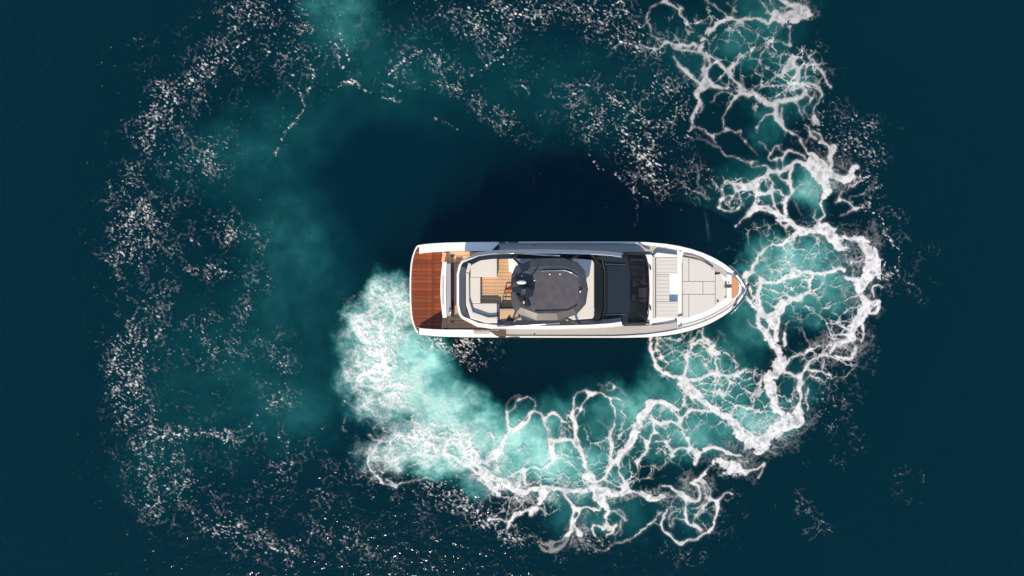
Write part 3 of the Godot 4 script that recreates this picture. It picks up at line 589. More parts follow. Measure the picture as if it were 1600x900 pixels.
# a sheet over the cells of a map where something is, following the swell; lift raises thick foam
func sheet(which: int, step: int, lift: float, base: float) -> ArrayMesh:
	var nw := W / step
	var nh := H / step
	var idx := PackedInt32Array()
	var at := PackedInt32Array()
	at.resize((nw + 1) * (nh + 1))
	at.fill(-1)
	var verts := PackedVector3Array()
	var uvs := PackedVector2Array()
	var norm := PackedVector3Array()
	for cy in nh - 1:
		for cx in nw - 1:
			var any := false
			var cu := (cx + 0.5) * step * TX - 100.0
			var cv := (cy + 0.5) * step * TX - 100.0
			for dy in step + 1:
				var o := (cy * step + dy) * W + cx * step
				for dx in step + 1:
					if which < 0:
						if air_cover[o + dx] > 3: any = true; break
					elif foam_a[o + dx] > 0.03: any = true; break
				if any: break
			if not any: continue
			if which >= 0 and foam_zone(cu, cv) != which: continue
			var c := [0, 0, 0, 0]
			for k in 4:
				var gx: int = cx + (k & 1)
				var gy: int = cy + (k >> 1)
				var g := gy * (nw + 1) + gx
				if at[g] < 0:
					at[g] = verts.size()
					var x := (gx * step * TX - 900.0) * S
					var z := (gy * step * TX - 550.0) * S
					var up := 0.0
					if lift > 0.0:
						up = lift * foam_a[mini(gy * step, H - 1) * W + mini(gx * step, W - 1)]
					verts.append(Vector3(x, base + (wave(x, z) if which >= 0 else 0.0) + up, z))
					uvs.append(Vector2((gx * step + 0.5) / W, (gy * step + 0.5) / H))
				c[k] = at[g]
			idx.append_array([c[0], c[1], c[3], c[0], c[3], c[2]])
	norm.resize(verts.size())
	norm.fill(Vector3.UP)
	var arr := []
	arr.resize(Mesh.ARRAY_MAX)
	arr[Mesh.ARRAY_VERTEX] = verts
	arr[Mesh.ARRAY_TEX_UV] = uvs
	arr[Mesh.ARRAY_INDEX] = idx
	if which < 0:
		arr[Mesh.ARRAY_NORMAL] = norm
		var m := ArrayMesh.new()
		m.add_surface_from_arrays(Mesh.PRIMITIVE_TRIANGLES, arr)
		return m
	var st := SurfaceTool.new()
	st.create_from_arrays(arr)
	st.generate_normals()
	return st.commit()

func foam_zone(u: float, v: float) -> int:
	if u > 925 + (v - 450) * 0.12 and not (v > 330 and u < 1000 and v < 600): return 1 if v > 330 else 2   # round the bow / above the bow
	if v > 420 and u > 528: return 0                                     # propeller wash behind the stern
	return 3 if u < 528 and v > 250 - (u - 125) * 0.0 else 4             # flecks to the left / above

func make_sea() -> void:
	make_fields()
	var water := MeshInstance3D.new()
	water.name = "sea_surface"
	var n := 220
	var m2 := 170
	var st := new_st()
	var cell := 0.55
	for y in m2 + 1:
		for x in n + 1:
			var p := Vector3((x - n / 2.0) * cell, 0, (y - m2 / 2.0) * cell)
			p.y = wave(p.x, p.z)
			st.set_uv(Vector2(p.x, p.z) / 7.0)
			st.add_vertex(p)
	for y in m2:
		for x in n:
			var a := y * (n + 1) + x
			for k in [a, a + 1, a + n + 2, a, a + n + 2, a + n + 1]:
				st.add_index(k)
	st.generate_normals()
	st.generate_tangents()
	water.mesh = st.commit()
	var wm := StandardMaterial3D.new()
	wm.resource_name = "water_skin"
	wm.transparency = BaseMaterial3D.TRANSPARENCY_ALPHA
	wm.albedo_color = Color(0.0, 0.20, 0.24, 0.02)
	wm.roughness = 0.12
	wm.metallic_specular = 0.30
	var rip := noise(61, 0.012, FastNoiseLite.TYPE_SIMPLEX_SMOOTH, 5).get_seamless_image(1024, 1024)
	var rn := rip.duplicate() as Image
	rn.convert(Image.FORMAT_RGBA8)
	rn.bump_map_to_normal_map(5.0)
	wm.normal_enabled = true
	wm.normal_texture = ImageTexture.create_from_image(rn)
	wm.normal_scale = 1.0
	water.material_override = wm
	tag(water, "", "", "structure")
	add_child(water)
	var deep := FogVolume.new()
	deep.name = "sea_water"
	deep.size = Vector3(121, 18, 93.5)
	deep.position.y = -9.08
	var fm := FogMaterial.new()
	fm.albedo = Color(0.0, 0.35, 0.435)
	fm.density = 0.16
	deep.material = fm
	tag(deep, "", "", "structure")
	add_child(deep)
	var bed := MeshInstance3D.new()
	bed.name = "sea_bed"
	var pm := PlaneMesh.new()
	pm.size = Vector2(122, 94)
	bed.mesh = pm
	bed.position.y = -18.4
	bed.material_override = mat("sea_bed", lin(0.004, 0.02, 0.03), 1.0)
	tag(bed, "", "", "structure")
	add_child(bed)
	var air := MeshInstance3D.new()
	air.name = "bubbly_water"
	air.mesh = sheet(-1, 8, 0.0, -0.055)
	var am := StandardMaterial3D.new()
	am.resource_name = "bubbles"
	am.transparency = BaseMaterial3D.TRANSPARENCY_ALPHA
	am.albedo_texture = air_tex
	am.roughness = 0.9
	am.metallic_specular = 0.1
	air.material_override = am
	tag(air, "turquoise cloud of churned bubbles under the foam around the yacht", "bubbles", "stuff")
	add_child(air)
	var f := StandardMaterial3D.new()
	f.resource_name = "foam"
	f.transparency = BaseMaterial3D.TRANSPARENCY_ALPHA
	f.albedo_texture = foam_tex
	f.roughness = 0.7
	f.metallic_specular = 0.3
	var tell := ["thick white propeller wash curling away below the yacht's stern", "lacy white web of foam spreading around the yacht's bow", "thin strands of foam at the top right above the bow", "scattered pale foam flecks and painted sun glints left of the yacht's stern", "faint foam flecks in the dark water above the yacht"]
	var called := ["propeller_wash", "foam_web", "foam_strands", "foam_and_glint_flecks", "faint_foam"]
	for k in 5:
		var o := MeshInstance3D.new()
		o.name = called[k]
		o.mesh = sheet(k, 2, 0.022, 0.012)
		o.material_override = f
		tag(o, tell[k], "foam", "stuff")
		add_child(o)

# ---------- the yacht ----------
const SHEER := [[652,69.5],[660,71.0],[680,72.8],[700,73.8],[740,74.5],[800,74.8],[900,75.0],[980,75.0],[1010,74.4],[1040,71.8],[1060,68.6],[1080,63.8],[1100,57.0],[1115,50.2],[1130,41.6],[1142,33.0],[1152,23.5],[1159,14.5],[1164,6.0],[1166.5,0.6]]
const RAIL_H := [[652,0.62],[664,0.95],[690,1.62],[720,1.9],[780,1.98],[800,1.9],[1000,2.25],[1080,2.4],[1166.5,2.62]]

func along(table: Array, u: float) -> float:
	for i in table.size() - 1:
		if u <= table[i + 1][0]:
			return lerpf(table[i][1], table[i + 1][1], clampf((u - table[i][0]) / (table[i + 1][0] - table[i][0]), 0, 1))
	return table[-1][1]

func sheer_point(u: float, side: float, inward: float, h: float) -> Vector2:   # plan place inside the sheer line
	return Vector2(u, 452.5 + side * maxf(0.0, along(SHEER, u) - inward))

func hull_stations() -> Array:
	var us := []
	var u := 652.0
	while u < 1000: us.append(u); u += 12.0
	while u < 1120: us.append(u); u += 8.0
	while u < 1166: us.append(u); u += 4.0
	us.append(1166.5)
	return us

func band(st: SurfaceTool, us: Array, side: float, in0: Callable, h0: Callable, in1: Callable, h1: Callable) -> void:   # strip along the hull between two lines inside the sheer
	for i in us.size() - 1:
		var a: float = us[i]
		var b: float = us[i + 1]
		var p := []
		for e in [[a, in0, h0], [b, in0, h0], [b, in1, h1], [a, in1, h1]]:
			var h: float = e[2].call(e[0])
			var w := sheer_point(e[0], side, e[1].call(e[0]), h)
			p.append(P(w.x, w.y, h))
		quad(st, p[0], p[1], p[2], p[3])

func u_range(u0: float, u1: float, step := 6.0) -> Array:
	var a := []
	var n := maxi(1, int(ceil((u1 - u0) / step)))
	for i in n + 1:
		a.append(u0 + (u1 - u0) * i / n)
	return a

func make_yacht() -> void:
	var y := Node3D.new()
	y.name = "motor_yacht"
	y.position = org
	add_child(y)
	tag(y, "white motor yacht with red teak stern platform and dark grey hardtop", "yacht")
	make_hull(y)
	make_stern(y)
	make_deckhouse(y)
	make_flybridge(y)
	make_hardtop(y)
	make_bow(y)

func make_hull(y: Node3D) -> void:
	var rail := func(u): return along(RAIL_H, u)
	var st := new_st()
	var us := hull_stations()
	# each station: keel, chine, knuckle, rubbing strake, sheer
	var secs := []
	for u in us:
		var h := along(RAIL_H, u)
		var t := clampf((u - 940.0) / 226.5, 0, 1)
		var top := P(u, 452.5, h)
		var half: float = (P(u, 452.5 + along(SHEER, u), h) - top).z
		var rake := 2.0 * t * t
		var fine := 1.0 - 0.55 * t * t
		var row := []
		for e in [[0.0, -0.75 + 0.55 * t, 1.0], [0.80 * fine, -0.12, 0.95], [0.90 * fine + 0.02, 0.28, 0.75], [lerpf(0.985, 0.90, t), h * 0.62, 0.35], [1.0, h - 0.05, 0.02], [0.99, h, 0.0]]:
			row.append([top.x - rake * e[2], e[1], half * e[0]])
		secs.append(row)
	for side in [-1.0, 1.0]:
		for i in secs.size() - 1:
			for k in 5:
				var q := []
				for e in [[i, k], [i + 1, k], [i + 1, k + 1], [i, k + 1]]:
					var r: Array = secs[e[0]][e[1]]
					q.append(Vector3(r[0], r[1], org.z + side * r[2]))
				quad(st, q[0], q[1], q[2], q[3])
	for k in 3:   # stern closed below the platform
		var a: Array = secs[0][k]
		var b: Array = secs[0][k + 1]
		quad(st, Vector3(a[0], a[1], org.z - a[2]), Vector3(a[0], a[1], org.z + a[2]), Vector3(b[0], b[1], org.z + b[2]), Vector3(b[0], b[1], org.z - b[2]))
	build(st, "hull", M.gelcoat, y)
	for side in [-1.0, 1.0]:
		# stern wings: broad white tops that slope down to the platform
		st = new_st()
		st.set_smooth_group(-1)
		var ws := u_range(655, 779, 8)
		var wide := func(u): return 14.0 if side < 0 else lerpf(10.0, 11.5, clampf((u - 655) / 60.0, 0, 1))
		var zero := func(_u): return 0.0
		var top0 := func(u): return along(RAIL_H, u) + 0.004
		var foot := func(_u): return 0.4
		band(st, ws, side, func(_u): return 0.4, top0, wide, func(u): return along(RAIL_H, u) + 0.02)
		band(st, ws, side, wide, func(u): return along(RAIL_H, u) + 0.02, func(u): return wide.call(u) + 0.3, foot)
		var e0 := sheer_point(655, side, 0.4, 0.7)
		var e1 := sheer_point(655, side, wide.call(655), 0.7)
		quad(st, P(e0.x, e0.y, 0.68), P(e1.x, e1.y, 0.70), P(e1.x, e1.y, 0.3), P(e0.x, e0.y, 0.3))
		e0 = sheer_point(779, side, 0.4, 1.98)
		e1 = sheer_point(779, side, wide.call(779), 1.98)
		quad(st, P(e0.x, e0.y, 1.98), P(e1.x, e1.y, 1.99), P(e1.x, e1.y, 0.9), P(e0.x, e0.y, 0.9))
		build(st, "stern_wing", M.gelcoat, y)
		# rail cap along the side deck and round the bow
		st = new_st()
		st.set_smooth_group(-1)
		var cs := u_range(790, 1000, 15) + u_range(1010, 1164, 6)
		var cap_in := func(u): return 2.2 if u < 960 else lerpf(2.2, 6.5, clampf((u - 960) / 100.0, 0, 1)) if u < 1120 else lerpf(6.5, 5.0, clampf((u - 1120) / 40.0, 0, 1))
		band(st, cs, side, func(_u): return 0.0, func(u): return along(RAIL_H, u) + 0.005, func(_u): return 0.5, func(u): return along(RAIL_H, u) + 0.04)
		band(st, cs, side, func(_u): return 0.5, func(u): return along(RAIL_H, u) + 0.04, cap_in, func(u): return along(RAIL_H, u) + 0.03)
		band(st, cs, side, cap_in, func(u): return along(RAIL_H, u) + 0.03, func(u): return cap_in.call(u) + 1.0, func(u): return along(RAIL_H, u) - 0.45)
		build(st, "rail_cap", M.gelcoat, y)
		# side deck
		st = new_st()
		st.set_smooth_group(-1)
		band(st, u_range(779, 1058, 12), side, func(u): return 1.2, func(u): return along(RAIL_H, u) - 0.05, func(u): return 18.0, func(u): return along(RAIL_H, u) - 0.03)
		build(st, "side_deck", M.deck, y)
		# dark rubbing strake
		var path := []
		for u in u_range(1050, 1163, 6):
			var p := sheer_point(u, side, -0.5, 2.2)
			path.append(P(p.x, p.y, along(RAIL_H, u) - 0.16))
		st = new_st()
		tube(st, path, 0.022, 6)
		build(st, "rubbing_strake", M.rubber, y)
		# dark slab painting the shade in the boarding gap behind the stern wing
		var g := pv([764, 516.6, 776, 525.4, 790, 525.4, 790, 516.6]) if side > 0 else pv([764, 396, 778, 382, 780, 382, 780, 396])
		slab_part("gate_gap_shade", g, 1.2, 2.02, M.shade_brown if side > 0 else M.rubber, y, 0.3)
		slab_part("fairlead", rect(778, 526.2, 812, 528) if side > 0 else rect(778, 377.4, 810, 379.4), 1.6, 1.97, M.dark_steel, y, 0.2)
		for u in [835.0, 1040.0]:
			var p := sheer_point(u, side, 5.2, 2.0)
			tube_part("deck_filler", [p.x - 1.0, p.y, along(RAIL_H, u) - 0.02, p.x + 1.0, p.y, along(RAIL_H, u) - 0.02], 0.025, M.dark_steel, y)
	# grille let into the lower wing
	slab_part("air_grille", rect(740, 517.2, 765.5, 522), 1.5, 2.04, M.deck, y, 0.3)
	# a long inner deck under everything, so that no sea shows through
	st = new_st()
	st.set_smooth_group(-1)
	band(st, u_range(700, 1150, 15), -1.0, func(u): return 3.0, func(u): return 0.9 if u < 780 else along(RAIL_H, u) - 0.5, func(u): return along(SHEER, u), func(u): return 0.9 if u < 780 else along(RAIL_H, u) - 0.5)
	band(st, u_range(700, 1150, 15), 1.0, func(u): return 3.0, func(u): return 0.9 if u < 780 else along(RAIL_H, u) - 0.5, func(u): return along(SHEER, u), func(u): return 0.9 if u < 780 else along(RAIL_H, u) - 0.5)
	build(st, "deck_floor", M.gelcoat, y)

func aft_edge(v: float) -> float:   # the rounded after edge of the swim platform
	var d := absf(v - 452.0) / 68.0
	return 640.0 + 3.0 * d * d + 8.0 * pow(d, 4.5)

func make_stern(y: Node3D) -> void:
	var edge := PackedVector2Array()
	for i in 21:
		var v := 384.0 + 135.5 * i / 20.0
		edge.append(Vector2(aft_edge(v), v))
	var outline := edge.duplicate()
	outline.append(Vector2(662, 521)); outline.append(Vector2(694, 518)); outline.append(Vector2(694, 386)); outline.append(Vector2(662, 382))
	var plat := slab_part("swim_platform", outline, 0.10, 0.46, M.gelcoat, y, 0.8, true)
	var bed := PackedVector2Array()
	for p in edge:
		bed.append(Vector2(p.x + 2.4, clampf(p.y, 386, 517.5)))
	bed.append(Vector2(691, 516)); bed.append(Vector2(691, 388))
	slab_part("caulking", bed, 0.44, 0.475, M.caulk, plat, 0.1)
	var rows := 21
	for r in rows:
		var v0 := 387.5 + r * 128.5 / rows
		var v1 := v0 + 128.5 / rows - 0.45
		var a0 := aft_edge(v0) + 2.8
		var a1 := aft_edge(v1) + 2.8
		var lift := 0.486 + rng.randf() * 0.006
		slab_part("plank", PackedVector2Array([Vector2(a0, v0), Vector2(675.6, v0), Vector2(675.6, v1), Vector2(a1, v1)]), 0.46, lift, M["teak_red_%d" % rng.randi_range(0, 3)], plat, 0.25)
		slab_part("plank", rect(678.4, v0, 690.0, v1), 0.46, lift, M["teak_red_%d" % rng.randi_range(0, 3)], plat, 0.25)
	slab_part("plank", rect(676.0, 388, 678.0, 516), 0.46, 0.49, M.teak_red_1, plat, 0.2)
	for v in [394.0, 511.0]:
		tube_part("cleat", [650, v, 0.53, 656, v + 0.4, 0.53], 0.03, M.steel, plat)
	# transom and the sofa behind it
	var arc := func(off: float, v0: float, v1: float, thick: float) -> PackedVector2Array:
		var o := PackedVector2Array()
		for i in 13:
			var v := lerpf(v0, v1, i / 12.0)
			var d := (v - 452.0) / 45.0
			o.append(Vector2(off + 4.5 * d * d * 0.9, v))
		for i in range(12, -1, -1):
			var v := lerpf(v0, v1, i / 12.0)
			var d := (v - 452.0) / 45.0
			o.append(Vector2(off + thick + 1.2 * d * d, v))
		return o
	var tr := slab_part("transom", arc.call(688.0, 409.0, 496.0, 9.0), 0.3, 1.62, M.gelcoat, y, 0.9, true)
	slab_part("vent", rect(691.6, 430, 693.0, 476), 1.60, 1.632, M.seam, tr, 0.1)
	slab_part("aft_sofa", rect(697.4, 411.5, 704.5, 494), 0.9, 1.56, M.cushion_lilac, y, 1.2, true)
	slab_part("sofa_gap_shade", rect(704.6, 410.5, 708.6, 494.5), 0.9, 1.25, M.rubber, y, 0.3)  # black slab painted in for the shade in the gap before the sofa
	slab_part("cockpit_shade_block", rect(709.2, 412, 720, 478), 1.0, 1.42, M.shade_brown, y, 0.4)  # added brown block, painting the shade over this strip of teak floor
	# cockpit sole and the steps at both sides
	var sole := slab_part("cockpit_floor", rect(700, 392, 765, 514), 0.8, 1.0, M.caulk_pale, y, 0.1)
	for r in 20:
		var v0 := 393.0 + r * 6.0
		slab_part("plank", rect(700.4, v0, 764, v0 + 5.6), 0.99, 1.022, M["teak_pale_%d" % rng.randi_range(0, 3)], sole, 0.2)
	for side in [-1, 1]:
		var v0 := 394.5 if side < 0 else 496.5
		var v1 := 409.0 if side < 0 else 512.5
		var s0 := slab_part("step", pv([691.5, v0, 699, v0, 697.5, v1, 689.5, v1]), 0.4, 0.70, M.teak_pale_0, y, 0.3)
		slab_part("step", pv([699, v0, 706.5, v0, 706.5, v1, 697.5, v1]), 0.4, 0.92, M.teak_pale_3, y, 0.3)
		tube_part("cleat", [704.0, (v0 + v1) / 2 - 2, 1.06, 710.0, (v0 + v1) / 2 - 2, 1.06], 0.03, M.dark_steel, y)
	tube_part("bollard", [703.5, 487, 1.3, 703.5, 487, 1.72], 0.09, M.steel, y)

func make_deckhouse(y: Node3D) -> void:
	var body := mirrored([748, 405, 762, 398, 950, 398, 966, 402, 970, 420, 971, 452.5])
	var dh := slab_part("deckhouse", body, 0.9, 3.34, M.gelcoat, y, 1.0)
	for side in [-1.0, 1.0]:   # long dark side windows
		var v: float = 452.5 + side * 55.2
		for u in 4:
			var a := 775.0 + u * 48.0
			var sw := new_st()
			sw.set_smooth_group(-1)
			quad(sw, P(a, v, 2.35), P(a + 46, v, 2.35), P(a + 46, v, 3.05), P(a, v, 3.05))
			build(sw, "side_window", M.black_glass, dh)
	# raked windscreen: rows of points from the roof edge down to the deck
	var n := 12
	var top := PackedVector2Array()
	var low := PackedVector2Array()
	for i in n + 1:
		var f := i / float(n) * 2.0 - 1.0
		top.append(Vector2(982.0 - 7.0 * f * f, 452.0 + f * 54.0))
		low.append(Vector2(1013.8 - 6.0 * absf(pow(f, 3.0)), 452.0 + f * 53.0))
	var st := new_st()
	st.set_smooth_group(-1)
	ring(st, top, 3.42, low, 2.46, false)
	for i in n:
		quad(st, P(low[i].x, low[i].y, 2.46), P(low[i + 1].x, low[i + 1].y, 2.46), P(low[i + 1].x, low[i + 1].y, 2.0), P(low[i].x, low[i].y, 2.0))
	var ws := build(st, "windscreen", M.black_glass, y)
	# panes set on the screen, with beams between
	var on := func(a: float, b: float) -> Array:   # a: across -1..1, b: 0 top .. 1 low
		var t := Vector2(982.0 - 7.0 * a * a, 452.0 + a * 54.0)
		var l := Vector2(1013.8 - 6.0 * absf(pow(a, 3.0)), 452.0 + a * 53.0)
		var p := t.lerp(l, b)
		return [p.x, p.y, lerpf(3.42, 2.46, b) + 0.012]
	for pane in [[[-0.88, 0.25], [-0.88, 0.86], [-0.12, 0.92], [-0.16, 0.70], [-0.46, 0.25]], [[-0.27, 0.22], [-0.12, 0.55], [-0.10, 0.22]], [[-0.04, 0.50], [-0.04, 0.93], [0.24, 0.92], [0.24, 0.50]], [[0.16, 0.20], [0.16, 0.36], [0.34, 0.36], [0.34, 0.20]], [[0.30, 0.52], [0.30, 0.92], [0.86, 0.88], [0.70, 0.52]]]:
		st = new_st()
		st.set_smooth_group(-1)
		var q := []
		for e in pane:
			var r: Array = on.call(e[0], e[1])
			q.append(P(r[0], r[1], r[2]))
		for i in range(1, q.size() - 1):
			tri(st, q[0], q[i], q[i + 1])
		build(st, "pane", M.tinted_glass, ws)
	for v in [416.0, 479.0]:
		tube_part("wiper", [1014.5, v, 2.5, 1016.8, v + 4.0, 2.52, 1016.4, v + 6.0, 2.52], 0.035, M.dark_steel, ws)
	for v in [395.5, 504.5]:
		tube_part("screen_post", [974, v, 3.40, 1008, v, 2.56, 1014.5, v + 0.3, 2.5], 0.05, M.rubber, ws)

func make_flybridge(y: Node3D) -> void:
	var out := mirrored([713, 452.5, 713, 428, 716.2, 413.5, 721, 407, 746, 394.2, 768, 391.2, 800, 390, 860, 389.6, 920, 391, 955, 393.4, 974, 396])
	var fb := slab_part("flybridge", out, 3.28, 3.60, M.gelcoat, y, 0.5)
	# coaming: white outside, grey inside, open in front
	var wall := PackedVector2Array()   # from the front on the far side, round the stern, to the front on the near side
	for p in [[972, 396], [955, 393.4], [920, 391], [860, 389.6], [800, 390], [768, 391.2], [746, 394.2], [721, 407.0], [716.2, 413.5], [713, 428]]:
		wall.append(Vector2(p[0], p[1]))
	for i in range(9, -1, -1):
		wall.append(Vector2(wall[i].x, 905.0 - wall[i].y))
	var inw := func(d_far: float, d_aft: float, d_near: float) -> PackedVector2Array:
		var o := PackedVector2Array()
		var n := wall.size()
		for i in n:
			var e0 := (wall[maxi(i, 1)] - wall[maxi(i, 1) - 1]).normalized()
			var e1 := (wall[mini(i + 1, n - 1)] - wall[mini(i + 1, n - 1) - 1]).normalized()
			var m := Vector2(e0.y, -e0.x) + Vector2(e1.y, -e1.x)
			var d := d_far if i < 7 else (d_aft if i < 13 else d_near)
			o.append(wall[i] + m.normalized() * d)
		return o
	var st := new_st()
	st.set_smooth_group(-1)
	var rim: PackedVector2Array = inw.call(5.2, 1.2, 1.6)
	var rim2: PackedVector2Array = inw.call(6.4, 4.2, 6.4)
	var inn: PackedVector2Array = inw.call(13.5, 14.0, 13.2)
	var foot: PackedVector2Array = inw.call(14.2, 14.6, 14.0)
	ring(st, wall, 3.58, rim, 4.17, false)
	ring(st, rim, 4.17, rim2, 4.19, false)
	build(st, "coaming", M.gelcoat, fb)
	for piece in [[0, 8, "navy_lining"], [8, 11, "coaming_grey"], [11, 19, "coaming_grey"]]:
		st = new_st()
		st.set_smooth_group(-1)
		var a: int = piece[0]
		var b: int = piece[1] + 1
		ring(st, rim2.slice(a, b), 4.185, inn.slice(a, b), 4.04, false)
		ring(st, inn.slice(a, b), 4.04, foot.slice(a, b), 3.60, false)
		build(st, "coaming_lining", M[piece[2]], fb)
	# floor of pale teak
	slab_part("caulking", rect(733, 404, 812, 502), 3.59, 3.62, M.caulk_pale, fb, 0.1)
	for r in 18:
		var v0 := 404.5 + r * 5.4
		if v0 > 480: continue
		slab_part("plank", rect(750, v0, 812, v0 + 5.05), 3.61, 3.638, M["teak_pale_%d" % rng.randi_range(0, 3)], fb, 0.15)
	# U-shaped sofa
	var sofa := Node3D.new()
	sofa.name = "flybridge_sofa"
	y.add_child(sofa)
	slab_part("seat_cushion", pv([735, 432.6, 735, 416, 738, 411.5, 758, 403.5, 776.5, 403, 776.5, 432.6]), 3.62, 4.04, M.cushion, sofa, 0.9, true)
	slab_part("seat_cushion", rect(734.5, 433, 750.5, 473.6), 3.62, 4.035, M.cushion, sofa, 0.9, true)
	slab_part("seat_cushion", pv([735.5, 474, 776.5, 474, 776.5, 493, 763, 493.6, 740, 486.5]), 3.62, 4.04, M.cushion, sofa, 0.9, true)
	slab_part("backrest", pv([728, 425, 733, 427, 733.4, 470, 739, 487, 763, 495.4, 777.5, 494.6, 777.5, 504.6, 760, 505, 735, 497.5, 728, 476]), 3.62, 4.26, M.cushion, sofa, 1.8, true)
	slab_part("backrest", pv([728, 424.6, 733, 426.6, 736, 412, 732, 410.5]), 3.62, 4.22, M.cushion, sofa, 1.2, true)
	slab_part("sofa_side", rect(777, 475, 780.5, 503), 3.62, 4.0, M.coaming_grey, sofa, 0.3)
	# hatch with the stairs down to the cockpit
	var hatch := slab_part("stair_hatch", rect(781, 484.5, 815, 503), 3.60, 3.99, M.teak_pale_2, fb, 0.4)
	slab_part("stair_opening", pv([791, 502, 793, 495, 797, 491.5, 798.5, 496.5, 803, 498, 803, 502]), 3.97, 4.0, M.rubber, fb, 0.2)
	slab_part("hatch_rim", rect(781, 482.3, 812, 484.4), 3.60, 4.03, M.cushion_lilac, fb, 0.3)
	tube_part("hatch_rail", [786, 483, 4.3, 786, 466, 4.3, 787, 463.5, 4.3, 799, 463.5, 4.3], 0.028, M.dark_steel, fb)
	for v in [469.0, 476.0]:
		tube_part("hatch_rail", [786, v, 4.0, 799, v, 4.0], 0.02, M.dark_steel, fb)
	for e in [[786, 483], [786, 466], [799, 463.5]]:
		tube_part("rail_post", [e[0], e[1], 3.62, e[0], e[1], 4.3], 0.02, M.dark_steel, fb)
	# white wet bar, helm and dashboard
	slab_part("wet_bar", pv([794, 404, 813, 404, 813, 430, 795, 424]), 3.62, 4.10, M.gelcoat, fb, 0.8, true)
	slab_part("helm_seat", rect(862, 430, 884, 476), 3.62, 4.35, M.cushion, fb, 1.5, true)
	slab_part("helm_floor", rect(813, 404, 930, 502), 3.60, 3.625, M.gelcoat, fb, 0.2)
	slab_part("dashboard", pv([893, 403.5, 926, 406.5, 928.4, 411, 928.4, 493.5, 926, 497.5, 885, 501]), 3.62, 4.22, M.cushion, fb, 1.0, true)
	# black screen and the roof ahead of it
	st = new_st()
	st.set_smooth_group(-1)
	var a := pv([928.6, 405, 928.9, 420, 928.9, 485, 928.6, 499])
	var b := pv([941, 405, 944.6, 425, 944.6, 480, 941, 499.5])
	ring(st, a, 4.26, b, 3.94, false)
	ring(st, a, 3.6, a, 4.26, false)
	build(st, "fly_screen", M.black_glass, fb)
	tube_part("screen_edge", [928.6, 403.5, 4.28, 935, 402, 4.2, 941, 404, 4.0, 945, 425, 3.97, 945, 480, 3.97, 941, 500.5, 4.0, 933, 502, 4.2], 0.045, M.rubber, fb)
	var roof := pv([930, 402.0, 945, 400.0, 974, 397.0, 980, 401, 984, 430, 984, 475, 980, 504, 974, 508, 945, 505.0, 930, 503.0, 941, 500.0, 945, 480, 945, 425, 941, 405.0])
	var rf := slab_part("roof", roof, 3.30, 3.86, M.navy, y, 2.4)
	slab_part("roof_panel", pv([947, 413.5, 978, 414.5, 981, 432, 981, 474, 978, 490, 947, 491, 948.5, 475, 948.5, 430]), 3.84, 3.90, M.navy, rf, 1.0)
	tube_part("roof_seam", [946, 412.5, 3.93, 977, 413.6, 3.91], 0.02, M.coaming_grey, rf)
	tube_part("roof_seam", [946, 492, 3.93, 977, 491, 3.91], 0.02, M.coaming_grey, rf)

